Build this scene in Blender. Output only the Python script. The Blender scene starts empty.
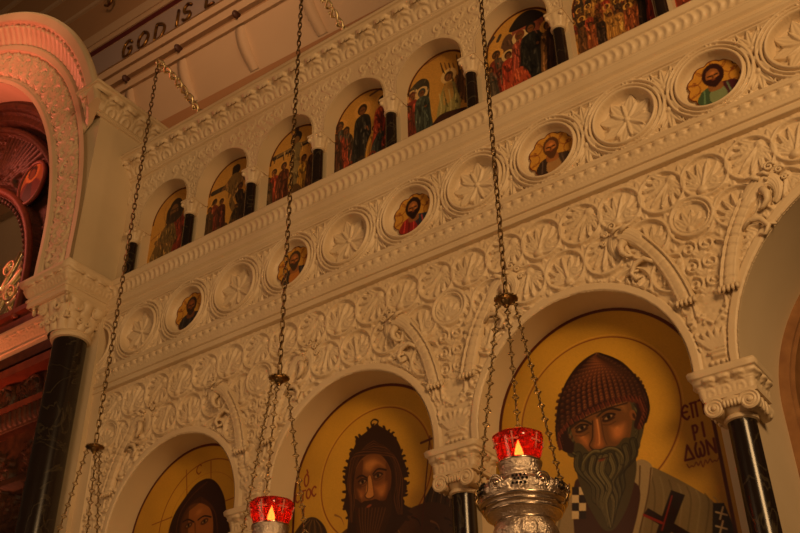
import bpy, math, random
import numpy as np

random.seed(7)
RNG = np.random.default_rng(11)
COL = bpy.context.scene.collection
PI = math.pi

# ------------------------------------------------------------------ camera
FPX, YAW, PITCH, ROLL = 1006.4579, 0.6167329, 0.5830268, -0.0162582
CAM = np.array([0.0, -4.0, 1.6])
_cy, _sy, _cp, _sp = math.cos(YAW), math.sin(YAW), math.cos(PITCH), math.sin(PITCH)
FW = np.array([-_sy * _cp, _cy * _cp, _sp])
_r = np.array([_cy, _sy, 0.0])
_u = np.cross(_r, FW)
_c, _s = math.cos(ROLL), math.sin(ROLL)
RT, UP = _c * _r + _s * _u, -_s * _r + _c * _u


def at(px, py, y):
    """photo pixel -> (X, Z) on the upright plane at depth y"""
    d = FW + RT * (px - 400) / FPX - UP * (py - 266.5) / FPX
    t = (y - CAM[1]) / d[1]
    p = CAM + t * d
    return float(p[0]), float(p[2])


cam_d = bpy.data.cameras.new('camera')
cam_d.sensor_width = 36
cam_d.lens = 36 * FPX / 800
cam = bpy.data.objects.new('camera', cam_d)
COL.objects.link(cam)
from mathutils import Matrix, Vector
M = Matrix(((RT[0], UP[0], -FW[0], CAM[0]), (RT[1], UP[1], -FW[1], CAM[1]), (RT[2], UP[2], -FW[2], CAM[2]), (0, 0, 0, 1)))
cam.matrix_world = M
cam_d.clip_end = 200
bpy.context.scene.camera = cam


# ------------------------------------------------------------------ materials
def srgb(c):
    a = np.asarray(c, float)
    a = np.where(a > 1.0, a, a)
    return np.where(a <= 0.04045, a / 12.92, ((a + 0.055) / 1.055) ** 2.4)


def hexc(r, g, b):
    v = srgb(np.array([r, g, b]) / 255.0)
    return (float(v[0]), float(v[1]), float(v[2]), 1)


def mat(name, col, rough=0.5, metal=0.0, noise=0.0, scale=8.0, col2=None, bump=0.0, bscale=60.0, attr=False, emit=None, estr=0.0, spec=0.5, detail=4.0):
    m = bpy.data.materials.new(name)
    m.use_nodes = True
    nt = m.node_tree
    b = nt.nodes['Principled BSDF']
    b.inputs['Base Color'].default_value = col
    b.inputs['Roughness'].default_value = rough
    b.inputs['Metallic'].default_value = metal
    b.inputs['Specular IOR Level'].default_value = spec
    tc = nt.nodes.new('ShaderNodeTexCoord')
    if attr:
        a = nt.nodes.new('ShaderNodeAttribute')
        a.attribute_name = 'paint'
        nt.links.new(a.outputs['Color'], b.inputs['Base Color'])
    elif noise > 0 or col2:
        n = nt.nodes.new('ShaderNodeTexNoise')
        n.inputs['Scale'].default_value = scale
        n.inputs['Detail'].default_value = detail
        nt.links.new(tc.outputs['Object'], n.inputs['Vector'])
        r = nt.nodes.new('ShaderNodeValToRGB')
        r.color_ramp.elements[0].position = 0.5 - max(noise, .05)
        r.color_ramp.elements[1].position = 0.5 + max(noise, .05)
        r.color_ramp.elements[0].color = col
        r.color_ramp.elements[1].color = col2 or col
        nt.links.new(n.outputs['Fac'], r.inputs['Fac'])
        nt.links.new(r.outputs['Color'], b.inputs['Base Color'])
    if bump > 0:
        n2 = nt.nodes.new('ShaderNodeTexNoise')
        n2.inputs['Scale'].default_value = bscale
        n2.inputs['Detail'].default_value = 3
        nt.links.new(tc.outputs['Object'], n2.inputs['Vector'])
        bp = nt.nodes.new('ShaderNodeBump')
        bp.inputs['Strength'].default_value = bump
        bp.inputs['Distance'].default_value = 0.01
        nt.links.new(n2.outputs['Fac'], bp.inputs['Height'])
        nt.links.new(bp.outputs['Normal'], b.inputs['Normal'])
    if emit:
        b.inputs['Emission Color'].default_value = emit
        b.inputs['Emission Strength'].default_value = estr
    return m


def marble_dark():
    m = bpy.data.materials.new('dark_veined_marble')
    m.use_nodes = True
    nt = m.node_tree
    b = nt.nodes['Principled BSDF']
    b.inputs['Roughness'].default_value = 0.21
    tc = nt.nodes.new('ShaderNodeTexCoord')
    n = nt.nodes.new('ShaderNodeTexNoise')
    n.inputs['Scale'].default_value = 3.0
    n.inputs['Detail'].default_value = 6
    n.inputs['Distortion'].default_value = 1.2
    nt.links.new(tc.outputs['Object'], n.inputs['Vector'])
    r = nt.nodes.new('ShaderNodeValToRGB')
    e = r.color_ramp.elements
    e[0].position, e[0].color = 0.0, (0.016, 0.009, 0.006, 1)
    e[1].position, e[1].color = 1.0, (0.024, 0.013, 0.009, 1)
    for p, c in ((0.485, (0.012, 0.007, 0.005, 1)), (0.5, (0.045, 0.034, 0.02, 1)), (0.515, (0.012, 0.007, 0.005, 1))):
        k = e.new(p)
        k.color = c
    nt.links.new(n.outputs['Fac'], r.inputs['Fac'])
    nt.links.new(r.outputs['Color'], b.inputs['Base Color'])
    return m


MARB = mat('cream_marble', hexc(214, 193, 160), 0.5, noise=.25, scale=2.2, col2=hexc(198, 174, 138), bump=.06, bscale=90)
MARB_PLAIN = mat('smooth_cream_marble', hexc(212, 192, 160), 0.42, noise=.3, scale=1.6, col2=hexc(196, 176, 142))
DARKM = marble_dark()
PAINT = mat('painted_panel', (1, 1, 1, 1), 0.42, attr=True, spec=.35)
WOOD = mat('red_brown_wood', hexc(76, 46, 25), 0.5, noise=.2, scale=20, col2=hexc(46, 26, 14), spec=.3)
WOODR = mat('reddish_wood', hexc(118, 58, 34), 0.5, noise=.2, scale=14, col2=hexc(92, 42, 24))
SILV = mat('chased_silver', hexc(214, 196, 178), 0.31, metal=1.0, bump=.75, bscale=110)
SILVP = mat('polished_silver', hexc(205, 190, 172), 0.22, metal=1.0, bump=.1, bscale=30)
CHAINM = mat('tarnished_brass', hexc(128, 104, 70), 0.35, metal=1.0)
BRASS = mat('old_gold', hexc(226, 206, 158), 0.36, metal=1.0, bump=.3, bscale=120)
GILT = mat('gilded_wood', hexc(150, 106, 62), 0.45, noise=.2, scale=12, col2=hexc(124, 82, 44))
HOLE = mat('dark_hole', hexc(22, 14, 8), 0.8)
CEILM = mat('cream_plaster', hexc(186, 158, 128), 0.7, noise=.3, scale=.6, col2=hexc(172, 144, 114))
CEILB = mat('brown_plaster', hexc(160, 124, 88), 0.7, noise=.3, scale=.6, col2=hexc(148, 112, 78))
CEILG = mat('grey_plaster', hexc(150, 130, 122), 0.7)
CEILR = mat('dark_red_band', hexc(78, 10, 10), 0.6)
CEILO = mat('ochre_plaster', hexc(152, 108, 70), 0.7)
LETT = mat('gilded_letter', hexc(150, 110, 48), 0.3, metal=.8, noise=.15, scale=9, col2=hexc(88, 48, 22))
BROWN = mat('dark_brown_boss', hexc(62, 30, 18), 0.6)
REDWALL = mat('red_lit_plaster', hexc(196, 110, 80), 0.6)
STONEF = mat('floor_stone', hexc(150, 130, 105), 0.3, noise=.2, scale=3, col2=hexc(135, 115, 92))
BACKD = mat('dark_opening_sheet', hexc(30, 17, 10), 0.8)
CREAMW = mat('cream_wall_paint', hexc(205, 180, 135), 0.7)
WHITEP = mat('white_enamel', hexc(196, 130, 112), 0.5)


def glass_red():
    m = bpy.data.materials.new('red_glass')
    m.use_nodes = True
    nt = m.node_tree
    nt.nodes.remove(nt.nodes['Principled BSDF'])
    out = nt.nodes['Material Output']
    tr = nt.nodes.new('ShaderNodeBsdfTransparent')
    tr.inputs['Color'].default_value = (0.62, 0.2, 0.12, 1)
    tl = nt.nodes.new('ShaderNodeBsdfTranslucent')
    tl.inputs['Color'].default_value = (0.3, 0.014, 0.01, 1)
    df = nt.nodes.new('ShaderNodeBsdfDiffuse')
    df.inputs['Color'].default_value = (0.14, 0.008, 0.007, 1)
    gl = nt.nodes.new('ShaderNodeBsdfGlossy')
    gl.inputs['Roughness'].default_value = 0.1
    m1 = nt.nodes.new('ShaderNodeMixShader')
    m1.inputs[0].default_value = .5
    nt.links.new(tl.outputs[0], m1.inputs[1])
    nt.links.new(df.outputs[0], m1.inputs[2])
    m2 = nt.nodes.new('ShaderNodeMixShader')
    m2.inputs[0].default_value = .5
    nt.links.new(tr.outputs[0], m2.inputs[1])
    nt.links.new(m1.outputs[0], m2.inputs[2])
    m3 = nt.nodes.new('ShaderNodeMixShader')
    m3.inputs[0].default_value = .06
    nt.links.new(m2.outputs[0], m3.inputs[1])
    nt.links.new(gl.outputs[0], m3.inputs[2])
    nt.links.new(m3.outputs[0], out.inputs[0])
    return m


GLASS = glass_red()
FLAME = mat('candle_flame', (1, .6, .2, 1), emit=(1.0, .50, .16, 1), estr=130.0)


# ------------------------------------------------------------------ object helpers
def empty(name, loc=(0, 0, 0)):
    o = bpy.data.objects.new(name, None)
    o.empty_display_size = .1
    o.location = loc
    COL.objects.link(o)
    return o


def tag(o, label=None, cat=None, group=None, kind=None):
    if label: o['label'] = label
    if cat: o['category'] = cat
    if group: o['group'] = group
    if kind: o['kind'] = kind
    return o


def link(name, me, m, parent=None):
    o = bpy.data.objects.new(name, me)
    COL.objects.link(o)
    if m is not None and not me.materials:
        me.materials.append(m)
    if parent is not None:
        o.parent = parent
        wm = lambda q: (wm(q.parent) @ q.matrix_parent_inverse @ q.matrix_basis) if q.parent else q.matrix_basis.copy()
        o.matrix_parent_inverse = wm(parent).inverted()
    return o


def mesh(name, V, Fq, m, parent=None, colors=None, smooth=True):
    V = np.asarray(V, np.float32)
    me = bpy.data.meshes.new(name)
    me.vertices.add(len(V))
    me.vertices.foreach_set('co', V.ravel())
    if isinstance(Fq, np.ndarray):
        k = Fq.shape[1]
        n = len(Fq)
        me.loops.add(n * k)
        me.polygons.add(n)
        me.loops.foreach_set('vertex_index', Fq.astype(np.int32).ravel())
        me.polygons.foreach_set('loop_start', np.arange(0, n * k, k, dtype=np.int32))
        me.polygons.foreach_set('loop_total', np.full(n, k, np.int32))
    else:
        lens = [len(f) for f in Fq]
        st = np.concatenate([[0], np.cumsum(lens)[:-1]])
        me.loops.add(sum(lens))
        me.polygons.add(len(Fq))
        me.loops.foreach_set('vertex_index', np.concatenate([np.asarray(f, np.int32) for f in Fq]))
        me.polygons.foreach_set('loop_start', st.astype(np.int32))
        me.polygons.foreach_set('loop_total', np.asarray(lens, np.int32))
    me.update(calc_edges=True)
    me.polygons.foreach_set('use_smooth', np.full(len(me.polygons), smooth))
    if colors is not None:
        at_ = me.attributes.new('paint', 'FLOAT_COLOR', 'POINT')
        c = np.ones((len(V), 4), np.float32)
        c[:, :3] = colors
        at_.data.foreach_set('color', c.ravel())
    me.validate()
    return link(name, me, m, parent)


def grid_faces(n, m, mask=None):
    i, j = np.meshgrid(np.arange(n - 1), np.arange(m - 1), indexing='ij')
    a = i * m + j
    q = np.stack([a, a + 1, a + m + 1, a + m], -1).reshape(-1, 4)
    if mask is not None:
        q = q[mask.ravel()]
    return q


def compact(V, Fq, C=None):
    used = np.unique(Fq)
    mp = np.full(len(V), -1, np.int64)
    mp[used] = np.arange(len(used))
    return V[used], mp[Fq], (None if C is None else C[used])


def grid(name, P, m, parent=None, mask=None, colors=None, smooth=True, flip=False):
    n, k = P.shape[:2]
    Fq = grid_faces(n, k, mask)
    if flip: Fq = Fq[:, ::-1]
    V = P.reshape(-1, 3)
    C = None if colors is None else colors.reshape(-1, 3)
    V, Fq, C = compact(V, Fq, C)
    return mesh(name, V, Fq, m, parent, C, smooth)


class MB:
    """collects shapes of ONE part"""
    def __init__(s): s.V = []; s.F = []; s.n = 0
    def add(s, V, F):
        V = np.asarray(V, float).reshape(-1, 3)
        s.V.append(V); s.F += [tuple(int(i) + s.n for i in f) for f in F]; s.n += len(V)
        return s
    def box(s, x0, x1, y0, y1, z0, z1):
        V = [(x, y, z) for x in (x0, x1) for y in (y0, y1) for z in (z0, z1)]
        F = [(0, 1, 3, 2), (4, 6, 7, 5), (0, 4, 5, 1), (2, 3, 7, 6), (0, 2, 6, 4), (1, 5, 7, 3)]
        return s.add(V, F)
    def prism(s, pts, y0, y1):
        """pts: XZ polygon (ccw seen from -y)"""
        n = len(pts)
        V = [(p[0], y0, p[1]) for p in pts] + [(p[0], y1, p[1]) for p in pts]
        F = [tuple(range(n)), tuple(range(2 * n - 1, n - 1, -1))] + [(i, n + i, n + (i + 1) % n, (i + 1) % n) for i in range(n)]
        return s.add(V, F)
    def tube(s, pts, r, n=8, closed=False, cap=True):
        pts = np.asarray(pts, float)
        k = len(pts)
        r = np.full(k, r) if np.isscalar(r) else np.asarray(r, float)
        if closed: T = np.roll(pts, -1, 0) - np.roll(pts, 1, 0)
        else: T = np.gradient(pts, axis=0)
        T /= np.linalg.norm(T, axis=1)[:, None] + 1e-12
        ref = np.array([0, 0, 1.0]) if abs(T[0][2]) < .9 else np.array([1.0, 0, 0])
        N = np.cross(T[0], ref); N /= np.linalg.norm(N)
        V = []
        for i in range(k):
            N = N - T[i] * (N @ T[i]); N /= np.linalg.norm(N) + 1e-12
            B = np.cross(T[i], N)
            for a in range(n):
                t = 2 * PI * a / n
                V.append(pts[i] + r[i] * (math.cos(t) * N + math.sin(t) * B))
        F = []
        for i in range(k if closed else k - 1):
            j = (i + 1) % k
            for a in range(n):
                b = (a + 1) % n
                F.append((i * n + a, i * n + b, j * n + b, j * n + a))
        if not closed and cap:
            F.append(tuple(range(n - 1, -1, -1))); F.append(tuple((k - 1) * n + a for a in range(n)))
        return s.add(V, F)
    def lathe(s, prof, c=(0, 0), n=32, fn=None):
        """prof [(r,z)] about a vertical axis at c"""
        k = len(prof)
        V = []
        for i, (r, z) in enumerate(prof):
            for a in range(n):
                t = 2 * PI * a / n
                rr = r if fn is None else fn(r, z, t, i)
                V.append((c[0] + rr * math.cos(t), c[1] + rr * math.sin(t), z))
        F = [(i * n + a, (i + 1) * n + a, (i + 1) * n + (a + 1) % n, i * n + (a + 1) % n) for i in range(k - 1) for a in range(n)]
        if prof[0][1] < prof[-1][1]: F = [f[::-1] for f in F]
        return s.add(V, F)
    def ball(s, c, rx, ry=None, rz=None, n=10, m=6):
        ry = ry or rx; rz = rz or rx
        V = [(c[0], c[1], c[2] - rz)]
        for i in range(1, m):
            p = -PI / 2 + PI * i / m
            for a in range(n):
                t = 2 * PI * a / n
                V.append((c[0] + rx * math.cos(p) * math.cos(t), c[1] + ry * math.cos(p) * math.sin(t), c[2] + rz * math.sin(p)))
        V.append((c[0], c[1], c[2] + rz))
        F = [(0, 1 + (a + 1) % n, 1 + a) for a in range(n)]
        for i in range(m - 2):
            for a in range(n):
                p, q = 1 + i * n + a, 1 + i * n + (a + 1) % n
                F.append((p, q, q + n, p + n))
        L = len(V) - 1; o = 1 + (m - 2) * n
        F += [(o + a, o + (a + 1) % n, L) for a in range(n)]
        return s.add(V, F)
    def build(s, name, m, parent=None, smooth=False):
        return mesh(name, np.concatenate(s.V), s.F, m, parent, smooth=smooth)


def auto_smooth(o, ang=35):
    me = o.data
    me.polygons.foreach_set('use_smooth', np.full(len(me.polygons), True))
    try: me.set_sharp_from_angle(angle=math.radians(ang))
    except Exception: pass
    return o


# ------------------------------------------------------------------ relief carving (height maps turned into real geometry)
class Relief:
    def __init__(s, x0, x1, z0, z1, res):
        s.x = np.arange(x0, x1 + res * .5, res); s.z = np.arange(z0, z1 + res * .5, res)
        s.res = res; s.H = np.zeros((len(s.x), len(s.z)), np.float32)
    def win(s, x0, x1, z0, z1):
        i0 = max(0, int((x0 - s.x[0]) / s.res)); i1 = min(len(s.x), int((x1 - s.x[0]) / s.res) + 2)
        j0 = max(0, int((z0 - s.z[0]) / s.res)); j1 = min(len(s.z), int((z1 - s.z[0]) / s.res) + 2)
        if i1 <= i0 or j1 <= j0: return None
        sl = (slice(i0, i1), slice(j0, j1))
        X, Z = np.meshgrid(s.x[i0:i1], s.z[j0:j1], indexing='ij')
        return sl, X, Z
    def put(s, sl, h): s.H[sl] = np.maximum(s.H[sl], h)
    def stroke(s, pts, w, h, taper=None):
        pts = np.asarray(pts, float)
        W = s.win(pts[:, 0].min() - w, pts[:, 0].max() + w, pts[:, 1].min() - w, pts[:, 1].max() + w)
        if W is None: return
        sl, X, Z = W
        best = np.zeros(X.shape)
        n = len(pts) - 1
        for i in range(n):
            a, b = pts[i], pts[i + 1]
            d = b - a; L2 = d @ d + 1e-12
            t = np.clip(((X - a[0]) * d[0] + (Z - a[1]) * d[1]) / L2, 0, 1)
            dist = np.hypot(X - a[0] - t * d[0], Z - a[1] - t * d[1])
            ww = w if taper is None else w * (taper[0] + (taper[1] - taper[0]) * (i + t) / n)
            q = np.clip(1 - (dist / ww) ** 2, 0, 1)
            best = np.maximum(best, np.sqrt(q) * (1 if taper is None else ww / w))
        s.put(sl, best * h)
    def ring(s, cx, cz, r, w, h, a0=0, a1=2 * PI):
        W = s.win(cx - r - w, cx + r + w, cz - r - w, cz + r + w)
        if W is None: return
        sl, X, Z = W
        d = np.abs(np.hypot(X - cx, Z - cz) - r)
        hh = np.sqrt(np.clip(1 - (d / w) ** 2, 0, 1)) * h
        if a1 - a0 < 2 * PI - 1e-6:
            an = np.mod(np.arctan2(Z - cz, X - cx) - a0, 2 * PI)
            hh = np.where(an <= a1 - a0, hh, 0)
        s.put(sl, hh)
    def leaf(s, x, z, ang, L, w, h, groove=.45, curl=.25):
        W = s.win(x - L - w, x + L + w, z - L - w, z + L + w)
        if W is None: return
        sl, X, Z = W
        c, n = math.cos(ang), math.sin(ang)
        u = ((X - x) * c + (Z - z) * n) / L
        v = (-(X - x) * n + (Z - z) * c) - curl * w * np.clip(u, 0, 1) ** 2
        ok = (u > 0) & (u < 1)
        wd = w * np.sin(PI * np.clip(u, 0, 1) ** .8) ** .75 + 1e-5
        q = np.clip(1 - (v / wd) ** 2, 0, 1)
        hh = np.where(ok, np.sqrt(q) * h * (.55 + .45 * np.clip(u, 0, 1)) * (1 - groove * np.exp(-(v / (.22 * wd)) ** 2)), 0)
        s.put(sl, hh)
    def palmette(s, x, z, ang, r, h, n=7, spread=1.25, w=.2):
        for i in range(n):
            t = (i - (n - 1) / 2) / ((n - 1) / 2)
            s.leaf(x, z, ang + t * spread, r * (1 - .22 * abs(t)), r * w, h, curl=.8 * t)
        s.bump(x, z, r * .16, h * 1.1)
    def bump(s, x, z, r, h):
        W = s.win(x - r, x + r, z - r, z + r)
        if W is None: return
        sl, X, Z = W
        s.put(sl, np.sqrt(np.clip(1 - ((X - x) ** 2 + (Z - z) ** 2) / r ** 2, 0, 1)) * h)
    def spiral(s, x, z, r, h, a0=0, turns=1.4, sign=1, w=None):
        t = np.linspace(0, 1, 22)
        rr = r * (1 - .85 * t); a = a0 + sign * t * turns * 2 * PI
        s.stroke(np.stack([x + rr * np.cos(a), z + rr * np.sin(a)], 1), w or r * .17, h)
    def mesh(s, name, m, parent, y=0.0, hole=None, arches=(), amp=1.0):
        """arches: (cx, spring z, radius) openings cut through"""
        X, Z = np.meshgrid(s.x, s.z, indexing='ij')
        H = s.H * amp
        mask = np.ones((len(s.x) - 1, len(s.z) - 1), bool)
        for cx, zs, R in arches:
            d = np.where(Z > zs, np.hypot(X - cx, Z - zs), np.abs(X - cx))
            near = np.abs(d - R) < s.res * .75
            up = near & (Z > zs)
            k = np.where(up, R / np.maximum(d, 1e-6), 1)
            X2 = np.where(up, cx + (X - cx) * k, np.where(near, cx + np.sign(X - cx) * R, X))
            Z2 = np.where(up, zs + (Z - zs) * k, Z)
            X, Z = X2, Z2
            H = np.where(d < R + .004, 0, H)
            fx = (X[:-1, :-1] + X[1:, 1:]) / 2; fz = (Z[:-1, :-1] + Z[1:, 1:]) / 2
            fd = np.where(fz > zs, np.hypot(fx - cx, fz - zs), np.abs(fx - cx))
            mask &= fd > R - s.res * .12
        P = np.stack([X, y - H, Z], -1)
        return grid(name, P, m, parent, mask, flip=True)


def strip_x(name, x0, x1, prof, m, parent, rs=.008, rt=.006, fn=None, ybase=0.0):
    """straight moulding along X; prof [(out, z)], fn(s,t)->(n) height along the profile normal"""
    return sweep(name, [(x1, ybase), (x0, ybase)], prof, m, parent, rs, rt, fn)


def sweep(name, path, prof, m, parent, rs=.008, rt=.006, fn=None):
    """moulding swept along a plan path with mitred corners; outward is to the left of travel when fn>0"""
    path = np.asarray(path, float)
    seg = np.diff(path, axis=0); L = np.hypot(seg[:, 0], seg[:, 1])
    dirs = seg / L[:, None]
    nor = np.stack([-dirs[:, 1], dirs[:, 0]], 1)            # left of travel
    pts = []; nn = []; ss = []
    acc = 0
    for i in range(len(seg)):
        k = max(2, int(L[i] / rs))
        t = np.linspace(0, 1, k + 1)
        for q, a in enumerate(t):
            if q == 0 and i > 0: continue
            if a == 1.0 and i < len(seg) - 1:
                b = nor[i] + nor[i + 1]; n = b / (b @ nor[i])
            else: n = nor[i]
            pts.append(path[i] + seg[i] * a); nn.append(n); ss.append(acc + L[i] * a)
        acc += L[i]
    pts = np.array(pts); nn = np.array(nn); ss = np.array(ss)
    prof = np.asarray(prof, float)
    pd = np.diff(prof, axis=0); pl = np.hypot(pd[:, 0], pd[:, 1])
    O = []; Zs = []; T = []; NO = []; NZ = []
    tot = pl.sum(); a0 = 0
    for i in range(len(pd)):
        k = max(1, int(round(pl[i] / rt)))
        nrm = np.array([pd[i][1], -pd[i][0]]) / max(pl[i], 1e-9)
        for q in range(k + (1 if i == len(pd) - 1 else 0)):
            a = q / k
            O.append(prof[i][0] + pd[i][0] * a); Zs.append(prof[i][1] + pd[i][1] * a)
            T.append((a0 + pl[i] * a) / tot); NO.append(nrm[0]); NZ.append(nrm[1])
        a0 += pl[i]
    O, Zs, T, NO, NZ = map(np.array, (O, Zs, T, NO, NZ))
    S_, T_ = np.meshgrid(ss, T, indexing='ij')
    h = fn(S_, T_) if fn is not None else np.zeros_like(S_)
    out = O[None] + h * NO[None]
    z = Zs[None] + h * NZ[None]
    P = np.stack([pts[:, None, 0] + nn[:, None, 0] * out, pts[:, None, 1] + nn[:, None, 1] * out, z], -1)
    return grid(name, P, m, parent)


def acanthus(p, amp, t0=0.1, t1=.9):
    def fn(s, t):
        x = np.abs(((s / p) % 1) - .5) * 2
        tt = np.clip((t - t0) / (t1 - t0), 0, 1)
        inside = (t > t0) & (t < t1)
        w = .96 * np.clip(np.sin(PI * np.clip(.22 + .62 * tt, 0, 1)), 0, 1) ** .5
        q = np.clip(1 - (x / w) ** 2, 0, 1)
        rad = np.hypot(x * .8, (tt - .15) * 1.5)
        lob = .5 + .5 * np.cos(rad * 15 + 1.0)
        vein = 1 - .5 * np.exp(-(x / .1) ** 2)
        curl = 1.1 * np.exp(-((tt - .84) / .13) ** 2) * np.sqrt(q)
        h = np.sqrt(q) * (.3 + .5 * lob * vein) + curl
        # small leaf between two big ones
        x2 = 1 - x
        q2 = np.clip(1 - (x2 / (.34 * (1 - tt * .75) + 1e-3)) ** 2, 0, 1) * (tt < .62)
        h = np.maximum(h, .55 * np.sqrt(q2))
        return np.where(inside, h * amp, 0)
    return fn


def gadroon(p, amp, t0, t1, slant=.5):
    def fn(s, t):
        tt = (t - t0) / (t1 - t0)
        ins = (tt > 0) & (tt < 1)
        ph = s / p + slant * np.sin(tt * PI)
        h = np.abs(np.cos(PI * ph)) ** .7 + .35 * np.cos(2 * PI * ph * 2) * .5
        return np.where(ins, h * amp * np.sin(PI * np.clip(tt, 0, 1)) ** .5, 0)
    return fn


def beadrow(p, amp, t0, t1):
    def fn(s, t):
        tt = (t - t0) / (t1 - t0)
        ins = (tt > 0) & (tt < 1)
        x = (np.abs(((s / p) % 1) - .5) * 2)
        h = np.clip(1 - (x / .72) ** 4, 0, 1) * np.sin(PI * np.clip(tt, 0, 1)) ** .4 * (1 - .55 * np.exp(-((x - .25) / .12) ** 2))
        return np.where(ins, h * amp, 0)
    return fn


def chess(s, t):
    return 0 * s


# ------------------------------------------------------------------ setting: floor
fl = MB().box(-11, 3, -8, 3, -.1, 0).build('floor', STONEF)
tag(fl, 'pale stone church floor below the icon screen', 'floor', kind='structure')

# ================================================================== the icon screen
SCR = tag(empty('icon_screen', (-2.5, 0.3, 0)), 'tall carved cream marble icon screen with arched niches and a frieze of roundels', 'icon screen')
XL, XR = -5.5, 0.75
ARCH = [(-4.585, 3.68, .555), (-3.195, 3.68, .555), (-1.81, 3.68, .555)]
ROYAL = (-.185, 3.6, .855)
SPC = [-5.28, -3.89, -2.503, -1.115]

# ---- lower carved panel
rp = Relief(XL, XR, 3.60, 4.80, .0048)
rows = [(4.632, .118, .2245), (4.395, .110, .2245), (4.165, .098, .2), (3.95, .075, .165), (3.80, .06, .135), (3.68, .045, .11)]
rr_ = random.Random(3)
for ri, (z, r, p) in enumerate(rows):
    k = 0
    x = -1.46 - p * 40 + (p * .5 if ri % 2 else 0)
    while x < XR + .1:
        x += p; k += 1
        if x < XL - .1: continue
        if any(math.hypot(x - c[0], max(0, z - c[1])) < c[2] - .1 for c in ARCH + [ROYAL]): continue
        rp.ring(x, z, r, .010, .032)
        a = PI / 2 + (PI * .75 if k % 2 else -.35) + (.5 if ri % 2 else 0)
        if ri < 3:
            rp.palmette(x - .66 * r * math.cos(a), z - .66 * r * math.sin(a), a, r * 1.46, .032, 9, 1.3, .105)
            rp.stroke([(x - .7 * r * math.cos(a), z - .7 * r * math.sin(a)), (x + .5 * r * math.cos(a), z + .5 * r * math.sin(a))], .006, .034)
            for t_ in (-1, 1): rp.spiral(x + r * .5 * math.cos(a + t_ * 2.2), z + r * .5 * math.sin(a + t_ * 2.2), r * .22, .024, a, 1.3, t_, w=r * .06)
        else:
            rp.spiral(x, z, r * .75, .02, a, 1.5, 1 if k % 2 else -1)
            rp.leaf(x, z, a, r * .8, r * .25, .022)
        # little leaves in the gaps
        for sg in (-1, 1):
            for q in range(3):
                rp.leaf(x + p / 2, z + sg * r * .45, sg * PI / 2 + (q - 1) * .75, r * .62, r * .2, .019)
            rp.bump(x + p / 2, z + sg * r * .42, r * .13, .022)
        # linking S stem
        rp.stroke([(x + r * .98, z), (x + p / 2, z + (.02 if k % 2 else -.02)), (x + p - r * .98, z)], .01, .022)
for c in SPC:                                   # roundel, spirals, leaf vase of every spandrel
    W = rp.win(c - .13, c + .13, 4.30, 4.56)
    if W is None: continue
    sl, X, Z = W
    rp.H[sl] = np.where(np.hypot(X - c, Z - 4.43) < .115, 0, rp.H[sl])
    rp.ring(c, 4.43, .105, .013, .034); rp.ring(c, 4.43, .085, .006, .028)
    rp.palmette(c - .02, 4.365, PI / 2 + .2, .12, .03, 7, 1.2, .16)
    W = rp.win(c - .08, c + .08, 3.60, 4.3)
    rp.H[W[0]] *= 0
    for z in (4.26, 4.16, 4.06):
        for sg in (-1, 1):
            rp.spiral(c + sg * .045, z, .042, .026, PI / 2, 1.5, sg)
            rp.leaf(c, z - .06, PI / 2 - sg * .6, .07, .018, .022)
    for sg in (-1, 1):
        rp.stroke([(c + sg * .01, 3.85), (c + sg * .07, 3.9), (c + sg * .075, 3.97), (c + sg * .03, 4.0)], .009, .022)
        for q in range(4):
            rp.bump(c + sg * (.045 + .018 * (q % 2)), 3.86 + .02 * q, .011, .02)
    for i in range(7):                           # fluted vase
        t = (i - 3) / 3
        rp.leaf(c + t * .03, 3.715, PI / 2 + t * -.62, .11, .016, .03, groove=.2, curl=-.6 * t)
    rp.stroke([(c - .05, 3.705), (c + .05, 3.705)], .01, .028)
    rp.stroke([(c - .035, 3.685), (c + .035, 3.685)], .01, .022)
    for q in range(5):
        rp.bump(c - .05 + .025 * q, 3.655, .012, .022)
# fine ground texture between the leaves
g = RNG.standard_normal((rp.H.shape[0] // 3 + 2, rp.H.shape[1] // 3 + 2))
g = np.kron(g, np.ones((3, 3)))[:rp.H.shape[0], :rp.H.shape[1]]
g = (g + np.roll(g, 1, 0) + np.roll(g, 1, 1) + np.roll(g, -1, 0) + np.roll(g, -1, 1)) / 5
rp.H += np.where(rp.H < .004, .0018 * g, .0008 * g).astype(np.float32)
XX, ZZ = np.meshgrid(rp.x, rp.z, indexing='ij')
for cx, zs, R in ARCH + [ROYAL]:                # plain raised border round each arch
    wd = .045
    d = np.where(ZZ > zs, np.hypot(XX - cx, ZZ - zs), np.abs(XX - cx))
    e = np.clip((d - R) / wd, 0, 1)
    rp.H = np.where((d >= R - .02) & (d < R + wd), .022 - .012 * (1 - np.clip((d - R) / .008, 0, 1)), rp.H)
    rp.H = np.where((d >= R + wd) & (d < R + wd + .008), -.004, rp.H)
rp.H = np.where((XX < -5.395), .03, np.where(XX < -5.385, -.004, rp.H))
lowp = rp.mesh('carved_panel', MARB, SCR, arches=ARCH + [ROYAL], amp=.72)

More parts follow.
